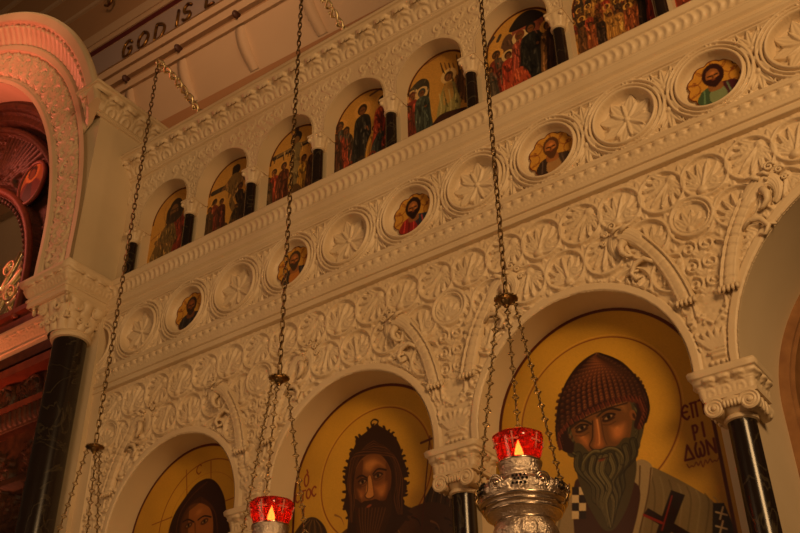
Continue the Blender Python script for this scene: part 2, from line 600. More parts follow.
# ---- the arched reveals
def reveal(name, cx, zs, R, y0, y1, zb, m, parent, n=40, k=4):
    th = np.linspace(0, PI, n)
    pts = [(cx + R, zb)] + [(cx + R * math.cos(t), zs + R * math.sin(t)) for t in th] + [(cx - R, zb)]
    P = np.array([[(x, y0 + (y1 - y0) * j / (k - 1), z) for j in range(k)] for x, z in pts])
    return grid(name, P, m, parent, smooth=True)
for c in ARCH: reveal('niche_reveal', *c, -.010, .21, 3.58, MARB_PLAIN, SCR)
reveal('doorway_reveal', *ROYAL, -.010, .565, 0.0, MARB_PLAIN, SCR, 60)
for x0, x1 in ((-3.97, -3.81), (-2.585, -2.425), (-5.5, -5.17)): MB().box(x0, x1, .07, .30, 2.3, 3.62).build('pier', MARB_PLAIN, SCR)
MB().box(-1.205, -1.047, .07, .62, 2.3, 3.62).build('pier', MARB_PLAIN, SCR)
MB().box(XL, -1.05, .30, .36, 2.3, 3.6).build('rear_wall', MARB_PLAIN, SCR)
MB().box(XL, -1.042, -.12, .4, 0, 2.24).build('base_course', MARB_PLAIN, SCR)
MB().box(XL, -1.042, -.16, .4, 2.24, 2.3).build('base_ledge', MARB_PLAIN, SCR)

# ---- lower moulding band
strip_x('bead_moulding', XL, XR, [(0, 4.785), (.03, 4.79), (.034, 4.815), (.02, 4.818), (.02, 4.835), (.034, 4.838), (.036, 4.862), (.015, 4.866), (.022, 4.94), (.034, 4.944), (.034, 4.962), (.012, 4.968), (0, 4.968)], MARB, SCR, fn=acanthus(.064, .013, .50, .775))

# ---- frieze of roundels
P0, PP, ZM = -2.7578, .46994, 5.185
rf = Relief(XL, XR, 4.955, 5.54, .0042)
cent = [P0 + PP * (k - 5) for k in range(-1, 13)]
for i, x in enumerate(cent):
    for a0, rr2, w in ((0, .224, .011), (0, .201, .011), (0, .175, .014)):
        rf.ring(x, ZM, rr2, w, .034 if rr2 > .2 else .04)
    # cords running over the gaps, rounded where they turn round the roundels
    for sg in (1, -1):
        for z_, e in ((.226, .035), (.203, .075)):
            q = np.linspace(0, 1, 9)
            pts = [(x + e + (PP - 2 * e) * t, ZM + sg * (z_ - .0)) for t in q]
            rf.stroke(pts, .009, .027)
        rf.ring(x + .035 * sg, ZM + sg * .2145, .0115, .008, .03)
        pts = [(x + PP * .5, ZM), (x + PP * .5 - sg * .028, ZM + .05), (x + PP * .5 - sg * .05, ZM + .10)]
        rf.stroke(pts, .010, .032); rf.stroke([(2 * (x + PP * .5) - a, 2 * ZM - b) for a, b in pts], .010, .032)
    xm = x + PP / 2
    for sg in (1, -1):                          # leaf sprays in the gaps
        base = ZM + sg * .075
        rf.palmette(xm, base, sg * PI / 2, .135, .026, 7, 1.25, .17)
        for s2 in (-1, 1):
            rf.spiral(xm + s2 * .075, ZM + sg * .175, .03, .022, PI / 2, 1.3, s2 * sg)
            rf.leaf(xm + s2 * .05, ZM + sg * .2, 0 if s2 > 0 else PI, .09, .02, .02)
    # rim and dish
    W = rf.win(x - .18, x + .18, ZM - .18, ZM + .18)
    if W:
        sl, X, Z = W
        d = np.hypot(X - x, Z - ZM)
        rf.H[sl] = np.where(d < .163, -.03 * np.clip((.163 - d) / .02, 0, 1), rf.H[sl])
ZZf = rf.z[None, :] + 0 * rf.x[:, None]
for z0, z1, h in ((5.432, 5.452, .034), (5.462, 5.486, .026), (5.494, 5.54, .044), (4.955, 4.972, .03)):
    rf.H = np.where((ZZf >= z0) & (ZZf <= z1), np.maximum(rf.H, h), rf.H)
for z0, z1 in ((5.4525, 5.4615), (5.4865, 5.4935), (5.424, 5.4315)):
    rf.H = np.where((ZZf >= z0) & (ZZf <= z1), -.016, rf.H)
g = RNG.standard_normal(rf.H.shape)
rf.H += (.0012 * g).astype(np.float32) * (rf.H < .004) * (rf.H > -.001)
rf.mesh('roundel_frieze', MARB, SCR)

# rosettes: carved eight-petalled flowers in every second roundel
rs_ = Relief(-.17, .17, -.17, .17, .0042)
for k in range(8):
    a = k * PI / 4 + .1
    for dd in (-.13, .13):
        rs_.leaf(.012 * math.cos(a), .012 * math.sin(a), a + dd, .152, .038, .024, groove=.22, curl=1.2 * np.sign(dd))
    rs_.leaf(.0, 0, a, .12, .016, .034, groove=.0, curl=0)
    rs_.leaf(.05 * math.cos(a + .39), .05 * math.sin(a + .39), a + .39, .10, .016, .016)
rs_.bump(0, 0, .022, .034)
Xr, Zr = np.meshgrid(rs_.x, rs_.z, indexing='ij')
for i, x in enumerate(cent):
    k = i - 1
    if k % 2 == 0 or k < 0 or k > 10:
        if k < 0: continue
        d = np.hypot(Xr, Zr)
        a = .22 * (i % 3)
        P = np.stack([x + .97 * (Xr * math.cos(a) - Zr * math.sin(a)), .028 - rs_.H, ZM + .97 * (Xr * math.sin(a) + Zr * math.cos(a))], -1)
        dm = (d[:-1, :-1] + d[1:, 1:]) / 2
        grid('rosette', P, MARB, SCR, mask=dm < .168, flip=True)

# ---- sill moulding, running on round the side pier as its impost
PATH = [(XR, 0), (-5.5, 0), (-5.5, -.4), (-6.06, -.4)]
SILLP = [(0, 5.525), (.022, 5.53), (.022, 5.548), (.034, 5.55), (.034, 5.57), (.022, 5.572), (.05, 5.655), (.064, 5.66), (.072, 5.69), (.072, 5.705), (-.12, 5.705)]
sweep('sill_moulding', [(XR, 0), (-5.5, 0)], SILLP, MARB, SCR, fn=gadroon(.05, .013, .20, .41), rs=.007)

# ---- gallery with small arches
GX = [-4.12 + .616 * j for j in range(-2, 7)]
GB = [-4.12 + .616 * j + .308 for j in range(-2, 6)]
GA = [(x, 6.245, .255) for x in GB]
rg = Relief(XL, XR, 6.165, 6.705, .0048)
for j in range(-3, 9):
    for sg in (-1, 1):
        for q in range(3):
            x = -4.12 + .616 * j + sg * (.06 + .08 * q); z = 6.60 - .0 * q
            rg.spiral(x, z, .05, .013, PI / 2 * sg, 1.5, sg, w=.007); rg.leaf(x, z - .03, -PI / 2 + sg * .5, .07, .018, .012)
            rg.leaf(x + .04, z + .01, PI / 2, .06, .015, .012)
        for z, dx in ((6.5, .04), (6.5, .12), (6.42, .04), (6.34, .03), (6.27, .02)):
            x = -4.12 + .616 * j + sg * dx
            rg.spiral(x, z, .036, .013, 0, 1.4, -sg, w=.006); rg.leaf(x, z, PI / 2 + sg * .7, .07, .016, .012)
g = RNG.standard_normal(rg.H.shape)
rg.H += (.0012 * g).astype(np.float32)
XX, ZZ = np.meshgrid(rg.x, rg.z, indexing='ij')
for cx, zs, R in GA:
    d = np.where(ZZ > zs, np.hypot(XX - cx, ZZ - zs), np.abs(XX - cx))
    rg.H = np.where((d < R + .022), .012, rg.H)
rg.mesh('gallery_arcade', MARB, SCR, arches=GA, amp=.6)
for c in GA: reveal('gallery_reveal', *c, -.012, .115, 6.16, MARB_PLAIN, SCR, 28)
for x in GX: MB().box(x - .053, x + .053, .036, .127, 5.69, 6.17).build('gallery_pier', MARB_PLAIN, SCR)
MB().box(XL, GX[0] - .055, .0, .127, 5.69, 6.17).build('gallery_pier', MARB_PLAIN, SCR)
MB().box(XL, XR, .128, .50, 5.55, 6.70).build('rear_wall', MARB_PLAIN, SCR)
MB().box(GB[-1] + .37, XR, .0, .127, 5.69, 6.17).build('gallery_pier', MARB_PLAIN, SCR)

# ---- crowning cornice
CORN = [(0, 6.695), (.02, 6.70), (.02, 6.715), (.03, 6.718), (.03, 6.732), (.015, 6.735), (.03, 6.76), (.055, 6.80), (.10, 6.845), (.118, 6.85), (.135, 6.865), (.15, 6.868), (.15, 6.89), (-.5, 6.89)]
sweep('crown_cornice', [(XR, 0), (-5.5, 0)], CORN, MARB, SCR, fn=acanthus(.155, .024, .08, .248), rs=.007, rt=.005)

# ---- carved beasts on the spandrels
def beast(c, sg):
    B = [(.10, 3.985), (.115, 4.06), (.14, 4.15), (.17, 4.23), (.205, 4.30), (.245, 4.365), (.285, 4.42), (.33, 4.462), (.375, 4.475), (.408, 4.45), (.415, 4.405), (.40, 4.365), (.38, 4.34)]
    rad = [.046, .045, .043, .041, .039, .039, .042, .047, .047, .036, .026, .018, .008]
    B = np.array(B)
    t = np.linspace(0, len(B) - 1, 121)
    bx = np.interp(t, range(len(B)), B[:, 0]); bz = np.interp(t, range(len(B)), B[:, 1]); br = np.interp(t, range(len(B)), rad)
    ker = np.ones(13) / 13
    sm = lambda a: np.convolve(np.concatenate([np.full(6, a[0]), a, np.full(6, a[-1])]) + 0, ker, 'valid')
    bx, bz = sm(bx), sm(bz); bz[0] = 3.985
    T = np.gradient(np.stack([bx, bz], 1), axis=0); T /= np.linalg.norm(T, axis=1)[:, None]
    N = np.stack([-T[:, 1], T[:, 0]], 1)                       # towards the crest
    n = 22; V = []
    for i in range(len(t)):
        neck = t[i] < 5.6
        seg = .66 + .34 * min(1, abs(math.sin(t[i] * PI / .62)) * 2.6) if neck else 1.0
        for a in range(n + 1):
            p = PI * a / n
            w_ = br[i] * math.cos(p)
            h_ = br[i] * .85 * math.sin(p) ** .8 * seg
            if neck: h_ += .012 * math.exp(-((math.cos(p) - .78) / .12) ** 2) - .014 * math.exp(-((math.cos(p) - .5) / .1) ** 2) + .006 * math.exp(-((math.cos(p) + .7) / .1) ** 2)
            else: h_ += .004 * math.cos(p * 17) * math.sin(p)
            V.append((c + sg * (bx[i] + N[i, 0] * w_), -h_ - .004, bz[i] + N[i, 1] * w_))
    F = [(i * (n + 1) + a, i * (n + 1) + a + 1, (i + 1) * (n + 1) + a + 1, (i + 1) * (n + 1) + a) for i in range(len(t) - 1) for a in range(n)]
    F += [tuple(range(n + 1))]
    mb = MB(); mb.add(V, F)
    X = lambda *p: np.array([(c + sg * q[0], q[1], q[2]) for q in p])
    mb.tube(X((.345, -.035, 4.415), (.365, -.042, 4.385), (.36, -.04, 4.35), (.335, -.035, 4.325), (.31, -.03, 4.32)), [.022, .019, .015, .011, .005], 8)   # lower jaw
    mb.tube(X((.35, -.045, 4.47), (.32, -.05, 4.49), (.29, -.045, 4.495)), [.014, .011, .004], 8)                       # ear
    mb.tube(X((.395, -.045, 4.475), (.375, -.052, 4.492), (.345, -.05, 4.497)), [.010, .010, .005], 6)                 # brow
    mb.ball((c + sg * .378, -.046, 4.458), .010, .010, .010, 8, 5)
    for ox, oz, r in ((.40, 4.535, .026), (.44, 4.50, .020), (.455, 4.45, .016)):                                        # curls before the brow
        a = np.linspace(0, 1.4 * 2 * PI, 20); rr3 = r * (1 - a / (3.4 * PI))
        mb.tube(np.stack([c + sg * (ox + rr3 * np.cos(a)), np.full(20, -.024), oz + rr3 * np.sin(a)], 1), .006, 6)
    for q in range(5):
        mb.tube(X((.06 + .02 * q, -.03, 3.995), (.058 + .021 * q, -.036, 3.975), (.054 + .022 * q, -.03, 3.962)), [.009, .010, .004], 6)
    mb.tube(X((.215, -.02, 4.25), (.26, -.03, 4.285), (.31, -.03, 4.27), (.335, -.028, 4.225), (.315, -.024, 4.19), (.285, -.02, 4.20)), [.010, .013, .014, .012, .010, .007], 8)
    mb.tube(X((.30, -.02, 4.235), (.335, -.022, 4.24), (.37, -.02, 4.225)), [.006, .010, .005], 6)
    return mb.build('carved_beast', MARB, SCR, True)
for i, c in enumerate(SPC):
    if i: beast(c, -1)
    beast(c, 1)


# ================================================================== columns
def capital_loft(mb, cx, cy, z0, z1, r0, half, n=48, k=14, lob=8, amp=.12):
    rows_ = []
    for i in range(k):
        t = i / (k - 1)
        p = 2 + 6 * t ** 1.5
        R = r0 + (half - r0) * (t ** 1.6)
        ring = []
        for a in range(n):
            th = 2 * PI * a / n
            c_, s_ = abs(math.cos(th)), abs(math.sin(th))
            q = (c_ ** p + s_ ** p) ** (-1 / p)
            leaf = abs(math.cos(lob * th / 2)) ** .7
            tier = (t * 2) % 1
            b = 1 + amp * (leaf - .4) * math.sin(PI * min(1, tier)) ** .7 * (1 if t < .93 else .2)
            ring.append((cx + R * q * b * math.cos(th), cy + R * q * b * math.sin(th), z0 + (z1 - z0) * t))
        rows_.append(ring)
    V = np.array(rows_).reshape(-1, 3)
    F = [(i * n + a, i * n + (a + 1) % n, (i + 1) * n + (a + 1) % n, (i + 1) * n + a) for i in range(k - 1) for a in range(n)]
    mb.add(V, F)


def shaft(mb, cx, cy, z0, z1, r, n=28, taper=.94):
    mb.lathe([(r, z0), (r * (1 + taper) / 2, (z0 + z1) / 2), (r * taper, z1)], (cx, cy), n)

gal_labels = ['small dark column at the pier end of the gallery, by the first arched icon',
              'small dark column between the robed half-figure icon and the lowering-from-the-cross icon',
              'small dark column between the lowering-from-the-cross icon and the upright cross icon',
              'small dark column between the upright cross icon and the red-robed trio icon',
              'small dark column between the red-robed trio icon and the seated angel icon',
              'small dark column between the seated angel icon and the domed-building icon',
              'small dark column between the domed-building icon and the golden crowd icon',
              'small dark column after the golden crowd icon, at the top edge of the photo']
for j, x in enumerate(GX[:8]):
    g_ = tag(empty('gallery_column', (x, 0.0, 5.705)), gal_labels[j], 'column', 'small dark columns of the upper gallery')
    mb = MB(); shaft(mb, x, 0.0, 5.705, 6.045, .038); auto_smooth(mb.build('shaft', DARKM, g_))
    mb = MB(); capital_loft(mb, x, .01, 6.055, 6.155, .04, .058, 40, 12, 8, .2)
    mb.lathe([(.036, 6.035), (.045, 6.04), (.047, 6.05), (.04, 6.058)], (x, 0.0), 24)
    for sx in (-1, 1):
        for q in range(2):
            mb.ball((x + sx * .047, -.038 + q * .09, 6.132), .014, .017, .016, 10, 6)
    mb.box(x - .061, x + .061, -.05, .1, 6.153, 6.168)
    auto_smooth(mb.build('capital', MARB, g_), 40)

low_labels = {-3.89: 'dark marble column between the veiled woman icon and the shaggy-haired man icon',
              -2.503: 'dark marble column between the shaggy-haired man icon and the woven-cap bishop icon',
              -1.115: 'dark marble column beside the doorway arch, right after the woven-cap bishop icon'}
for x, lab in low_labels.items():
    g_ = tag(empty('niche_column', (x, 0, 2.3)), lab, 'column', 'dark marble columns between the large icons')
    cx, cy = x + .022, .005
    mb = MB(); shaft(mb, cx, cy, 2.36, 3.37, .064, 36, .93); auto_smooth(mb.build('shaft', DARKM, g_))
    mb = MB().lathe([(.1, 2.3), (.1, 2.325), (.085, 2.335), (.09, 2.35), (.066, 2.365)], (cx, cy), 32)
    auto_smooth(mb.build('base', MARB_PLAIN, g_))
    mb = MB()
    mb.lathe([(.061, 3.355), (.07, 3.36), (.072, 3.373), (.064, 3.38), (.075, 3.39), (.098, 3.415), (.102, 3.43), (.09, 3.448)], (cx, cy), 36)
    # volutes front and back, cushion between
    for sx in (-1, 1):
        a = np.linspace(0, 2.6 * 2 * PI, 46); rr3 = .042 * (1 - a / (2.9 * 2 * PI)) + .002
        for yv in (-.085,):
            pts = np.stack([cx + sx * (.076 - rr3 * np.cos(a)), np.full(46, yv), 3.41 + rr3 * np.sin(a)], 1)
            mb.tube(pts, .0085, 6)
        V = []
        nn_ = 20
        yl = [-.083, -.06, -.02, .04, .1]
        rl = [.041, .038, .032, .032, .04]
        for yv, rv in zip(yl, rl):
            for q in range(nn_):
                t = 2 * PI * q / nn_
                V.append((cx + sx * .076 + rv * math.cos(t), yv, 3.41 + rv * math.sin(t)))
        F = [(i * nn_ + q, i * nn_ + (q + 1) % nn_, (i + 1) * nn_ + (q + 1) % nn_, (i + 1) * nn_ + q) for i in range(4) for q in range(nn_)]
        F.append(tuple(range(nn_)))
        mb.add(V, F)
        mb.ball((cx + sx * .076, -.09, 3.41), .013, .01, .013, 8, 5)
        for q in range(4):
            mb.ball((cx + sx * .102, -.05 + .045 * q, 3.41), .012, .016, .034, 8, 5)
    for q in range(5):
        mb.ball((cx - .03 + .015 * q, -.088, 3.417), .010, .012, .018, 8, 6)
    mb.box(cx - .115, cx + .115, -.085, .1, 3.448, 3.466)
    V0 = mb.build('capital', MARB, g_); auto_smooth(V0, 40)
    im = sweep('impost_block', [(x + .106, .16), (x + .106, -.03), (x - .106, -.03), (x - .106, .16)][::1], [(-.10, 3.465), (.0, 3.467), (.006, 3.48), (.012, 3.53), (.034, 3.57), (.042, 3.575), (.046, 3.597), (.038, 3.61), (-.12, 3.61)], MARB, g_, rs=.006, rt=.004,
               fn=acanthus(.066, .012, .28, .505))


# ================================================================== painter
class Canvas:
    def __init__(s, x0, x1, z0, z1, res, bg):
        s.x = np.arange(x0, x1 + res * .5, res); s.z = np.arange(z0, z1 + res * .5, res); s.res = res
        s.C = np.zeros((len(s.x), len(s.z), 3)); s.C[:] = np.array(bg) / 255.
        s.X, s.Z = np.meshgrid(s.x, s.z, indexing='ij')
        s.tf = lambda p: p
    def pts(s, P): return np.array([s.tf(p) for p in P], float)
    def _sl(s, x0, x1, z0, z1):
        i0 = max(0, int((x0 - s.x[0]) / s.res) - 1); i1 = min(len(s.x), int((x1 - s.x[0]) / s.res) + 3)
        j0 = max(0, int((z0 - s.z[0]) / s.res) - 1); j1 = min(len(s.z), int((z1 - s.z[0]) / s.res) + 3)
        return None if i1 <= i0 or j1 <= j0 else (slice(i0, i1), slice(j0, j1))
    def mix(s, sl, a, col):
        s.C[sl] = s.C[sl] * (1 - a[..., None]) + (np.array(col) / 255.) * a[..., None]
    @staticmethod
    def spline(P, closed=True, n=6):
        P = np.asarray(P, float); k = len(P); out = []
        for i in range(k if closed else k - 1):
            if closed: p0, p1, p2, p3 = P[(i - 1) % k], P[i], P[(i + 1) % k], P[(i + 2) % k]
            else: p0, p1, p2, p3 = P[max(i - 1, 0)], P[i], P[i + 1], P[min(i + 2, k - 1)]
            for t in np.arange(n) / n:
                out.append(.5 * (2 * p1 + (p2 - p0) * t + (2 * p0 - 5 * p1 + 4 * p2 - p3) * t * t + (3 * p1 - p0 - 3 * p2 + p3) * t ** 3))
        if not closed: out.append(P[-1])
        return np.array(out)
    def poly(s, P, col, smooth=True, alpha=1.0, soft=0.0):
        P = s.pts(P)
        if smooth: P = s.spline(P)
        sl = s._sl(P[:, 0].min(), P[:, 0].max(), P[:, 1].min(), P[:, 1].max())
        if sl is None: return
        X, Z = s.X[sl], s.Z[sl]
        ins = np.zeros(X.shape, bool); dm = np.full(X.shape, 9.)
        for a, b in zip(P, np.roll(P, -1, 0)):
            if a[1] != b[1]:
                cond = ((a[1] > Z) != (b[1] > Z)) & (X < (b[0] - a[0]) * (Z - a[1]) / (b[1] - a[1]) + a[0])
                ins ^= cond
            d = b - a; L = d @ d + 1e-12
            t = np.clip(((X - a[0]) * d[0] + (Z - a[1]) * d[1]) / L, 0, 1)
            dm = np.minimum(dm, np.hypot(X - a[0] - t * d[0], Z - a[1] - t * d[1]))
        sd = np.where(ins, dm, -dm)
        s.mix(sl, (np.clip(sd / soft, 0, 1) ** 1.2 if soft else np.clip(sd / s.res + .5, 0, 1)) * alpha, col)
    def stroke(s, P, w, col, alpha=1.0, smooth=True, taper=None):
        P = s.pts(P)
        if smooth and len(P) > 2: P = s.spline(P, False, 5)
        sl = s._sl(P[:, 0].min() - w, P[:, 0].max() + w, P[:, 1].min() - w, P[:, 1].max() + w)
        if sl is None: return
        X, Z = s.X[sl], s.Z[sl]; A = np.zeros(X.shape); n = len(P) - 1
        for i, (a, b) in enumerate(zip(P[:-1], P[1:])):
            d = b - a; L = d @ d + 1e-12
            t = np.clip(((X - a[0]) * d[0] + (Z - a[1]) * d[1]) / L, 0, 1)
            q = np.hypot(X - a[0] - t * d[0], Z - a[1] - t * d[1])
            ww = w / 2 * (1 if taper is None else taper[0] + (taper[1] - taper[0]) * (i + .5) / n)
            A = np.maximum(A, np.clip((ww - q) / s.res + .5, 0, 1))
        s.mix(sl, A * alpha, col)
    def ell(s, c, rx, rz, col, ang=0, alpha=1.0, soft=0.0, raw=False):
        c = c if raw else s.tf(c)
        R = max(rx, rz) * (1 + soft * 2) + s.res * 2
        sl = s._sl(c[0] - R, c[0] + R, c[1] - R, c[1] + R)
        if sl is None: return
        u, v = s.X[sl] - c[0], s.Z[sl] - c[1]
        ca, sa = math.cos(ang), math.sin(ang)
        q = np.hypot((u * ca + v * sa) / rx, (-u * sa + v * ca) / rz)
        if soft: A = np.exp(-(q / (1 - .4 * soft)) ** 2 * 1.6)
        else: A = np.clip((1 - q) * min(rx, rz) / s.res + .5, 0, 1)
        s.mix(sl, A * alpha, col)
    def ring(s, c, r, w, col, alpha=1.0, zmin=-99):
        sl = s._sl(c[0] - r - w, c[0] + r + w, c[1] - r - w, c[1] + r + w)
        if sl is None: return
        d = np.abs(np.hypot(s.X[sl] - c[0], s.Z[sl] - c[1]) - r)
        s.mix(sl, np.clip((w / 2 - d) / s.res + .5, 0, 1) * alpha * (s.Z[sl] >= zmin), col)
    def grain(s, amp, k=1):
        n = RNG.standard_normal(s.C.shape[:2])
        n = (n + np.roll(n, 1, 0) + np.roll(n, 1, 1)) / 1.7
        s.C *= (1 + amp * n)[..., None]
    def lin(s): return srgb(np.clip(s.C, 0, 1))
    def mesh(s, name, y, m=PAINT, parent=None):
        P = np.stack([s.X, np.full(s.X.shape, y), s.Z], -1)
        return grid(name, P, m, parent, colors=s.lin(), smooth=False, flip=True)


def glyph(cv, g, x, z, h, w, lw, col, alpha=1.0):
    """hand-lettered strokes in a box of height h and width w standing at (x, z)"""
    G = {'E': [[(.95, .85), (.6, 1), (.15, .75), (.05, .5), (.15, .25), (.6, 0), (.95, .15)], [(.1, .52), (.75, .52)]],
         'C': [[(.9, .85), (.55, 1), (.15, .75), (.05, .5), (.15, .25), (.55, 0), (.9, .15)]],
         'P': [[(.15, 0), (.15, 1)], [(.15, .95), (.6, 1), (.85, .78), (.6, .5), (.15, .5)]],
         'I': [[(.5, 0), (.5, 1)]],
         'D': [[(.02, 0), (.5, 1), (.98, 0), (.02, 0)]],
         'N': [[(.1, 0), (.1, 1), (.9, 0), (.9, 1)]],
         'O': [[(.5, 1), (.1, .75), (.1, .25), (.5, 0), (.9, .25), (.9, .75), (.5, 1)]],
         'T': [[(.0, 1), (1, 1)], [(.5, 1), (.5, 0)]],
         'W': [[(.25, 1), (.05, .6), (.12, .1), (.35, 0), (.5, .25), (.5, .55)], [(.5, .25), (.65, 0), (.9, .1), (.95, .6), (.75, 1)]],
         'p': [[(.05, 1), (.95, 1)], [(.2, 1), (.2, 0)], [(.8, 1), (.8, 0)]],
         'U': [[(.05, 1), (.5, .5), (.95, 1)], [(.5, .5), (.5, 0)]],
         'H': [[(.1, 0), (.1, 1)], [(.9, 0), (.9, 1)], [(.1, .5), (.9, .5)]]}
    old = cv.tf; cv.tf = lambda p: p
    for st in G[g]:
        curved = len(st) > 4 and g not in 'DN'
        cv.stroke([(x + a * w, z + b * h) for a, b in st], lw, col, alpha, smooth=curved)
    cv.tf = old


def person_small(cv, x, z, h, robe, hair=(48, 26, 12), skin=(120, 66, 30), mantle=None, halo=None, lean=0.0, wid=.3, dark=.55):
    """little painted standing figure, feet at (x, z)"""
    w = h * wid; hx = x + lean * h; hz = z + h * .88
    if halo: cv.ell((hx, hz), h * .13, h * .13, halo)
    dk = tuple(int(c * dark) for c in robe); lt = tuple(min(255, int(c * 1.5 + 12)) for c in robe)
    cv.poly([(x - w * .5, z), (x - w * .48, z + h * .4), (hx - w * .4, z + h * .72), (hx - w * .12, z + h * .8), (hx + w * .12, z + h * .8), (hx + w * .42, z + h * .7), (x + w * .5, z + h * .38), (x + w * .52, z)], robe)
    if mantle:
        cv.poly([(hx - w * .1, z + h * .8), (hx + w * .4, z + h * .72), (x + w * .55, z + h * .3), (x + w * .3, z + h * .05), (x + w * .1, z + h * .4)], mantle)
    for q in range(4):
        t = -.35 + .23 * q
        cv.stroke([(hx + t * w * .6, z + h * .7), (x + t * w * 1.1, z + h * .35), (x + t * w * 1.2, z + h * .03)], h * .018, dk if q % 2 else lt, .75)
    cv.stroke([(hx - w * .3, z + h * .66), (hx - w * .1, z + h * .5), (hx + w * .25, z + h * .55)], h * .045, dk, .8)
    cv.ell((hx + w * .2, z + h * .56), h * .025, h * .025, skin)
    cv.ell((hx, hz + h * .012), h * .072, h * .085, hair)
    cv.ell((hx, hz - h * .01), h * .048, h * .064, skin)
    cv.stroke([(hx - h * .03, hz + .0), (hx + h * .03, hz + .0)], h * .012, (50, 26, 12), .8)


# ---- large icons
IY = .185
ATI = lambda p: at(p[0], p[1], IY)
GOLD = (190, 143, 44)


def big_canvas(cx, bg):
    cv = Canvas(cx - .60, cx + .60, 2.31, 4.27, .0036, bg)
    cv.tf = ATI
    # gold darkened towards the rim, then the dark border line
    d = np.hypot(cv.X - cx, np.maximum(cv.Z - 3.68, 0))
    cv.C *= (1 - .10 * np.clip((d - .3) / .25, 0, 1))[..., None]
    n = np.zeros(cv.C.shape[:2])
    for k in range(14):
        a, b, ph = RNG.normal(0, 9), RNG.normal(0, 9), RNG.uniform(0, 6)
        n += np.cos(cv.X * a + cv.Z * b + ph)
    cv.C *= (1 + .018 * n / 2)[..., None]
    return cv


def big_border(cv, cx):
    cv.tf = lambda p: p
    cv.ring((cx, 3.68), .545, .016, (70, 22, 12), zmin=3.68)
    d = np.hypot(cv.X - cx, cv.Z - 3.68)
    cv.C[(d > .553) & (cv.Z > 3.68)] = np.array((120, 70, 25)) / 255
    cv.stroke([(cx - .545, 3.68), (cx - .545, 2.3)], .016, (70, 22, 12), smooth=False)
    cv.stroke([(cx + .545, 3.68), (cx + .545, 2.3)], .016, (70, 22, 12), smooth=False)
    cv.tf = ATI


def circle3(p, q, r):
    (ax, ay), (bx, by), (cx, cy) = ATI(p), ATI(q), ATI(r)
    d = 2 * (ax * (by - cy) + bx * (cy - ay) + cx * (ay - by))
    ux = ((ax * ax + ay * ay) * (by - cy) + (bx * bx + by * by) * (cy - ay) + (cx * cx + cy * cy) * (ay - by)) / d
    uy = ((ax * ax + ay * ay) * (cx - bx) + (bx * bx + by * by) * (ax - cx) + (cx * cx + cy * cy) * (bx - ax)) / d
    return (ux, uy), math.hypot(ax - ux, ay - uy)


# third icon: bishop in a woven cap
cv = big_canvas(-1.81, GOLD)
hc, hr = circle3((530, 394), (616, 337), (680, 394))
cv.ring(hc, hr, .007, (120, 60, 20))
cv.ring(hc, hr + .012, .004, (215, 160, 70), .6)
SK, SKD, SKL = (128, 74, 36), (58, 30, 14), (178, 112, 58)
# robes
cv.poly([(520, 560), (540, 520), (566, 503), (590, 478), (628, 462), (650, 466), (687, 484), (715, 503), (732, 528), (745, 560)], (112, 94, 60))
for k in range(9):                                             # folds
    x = 648 + k * 9
    cv.stroke([(x - 6, 470 + k * 3.4), (x - 2, 500 + k), (x - 10, 560)], .008, (84, 68, 42) if k % 2 else (132, 113, 75), .6)
cv.poly([(636, 462), (652, 466), (648, 495), (640, 528), (634, 560), (612, 560), (622, 528), (632, 500)], (150, 128, 88))
cv.stroke([(640, 466), (638, 495), (626, 533), (618, 560)], .007, (78, 54, 28), .9)
cv.stroke([(651, 468), (648, 495), (640, 530), (634, 560)], .007, (78, 54, 28), .9)
cv.poly([(566, 503), (582, 484), (590, 500), (588, 530), (584, 560), (556, 560), (560, 525)], (140, 118, 80))
for k in range(5):
    cv.stroke([(560 - k * 5, 508 + k * 7), (556 - k * 5, 530 + k * 5), (552 - k * 5, 560)], .008, (92, 72, 42) if k % 2 else (182, 158, 112), .75)
# chequered stole and dark inner robe
cv.poly([(574, 486), (590, 480), (630, 480), (640, 500), (620, 560), (580, 560)], (58, 30, 17))
for i in range(2):
    for j in range(4):
        cv.poly([(572 + i * 7, 487 + j * 8), (579 + i * 7, 487 + j * 8), (579 + i * 7, 495 + j * 8), (572 + i * 7, 495 + j * 8)], (200, 172, 124) if (i + j) % 2 else (34, 20, 14), smooth=False)
# large cross on the stole and the lozenge at the hip
cv.poly([(671, 490), (685, 495), (668, 540), (655, 536)], (26, 16, 14), smooth=False)
cv.poly([(643, 515), (648, 508), (692, 534), (687, 541)], (26, 16, 14), smooth=False)
cv.stroke([(644, 515), (662, 523)], .012, (120, 30, 18), smooth=False)
cv.stroke([(672, 496), (662, 530)], .008, (110, 30, 18), smooth=False)
cv.poly([(713, 503), (724, 503), (735, 530), (740, 560), (712, 560)], (30, 22, 20), smooth=False)
for zz in (512, 526):
    cv.stroke([(716, zz), (727, zz + 3)], .008, (190, 165, 120), smooth=False); cv.stroke([(723, zz - 5), (720, zz + 7)], .008, (190, 165, 120), smooth=False)
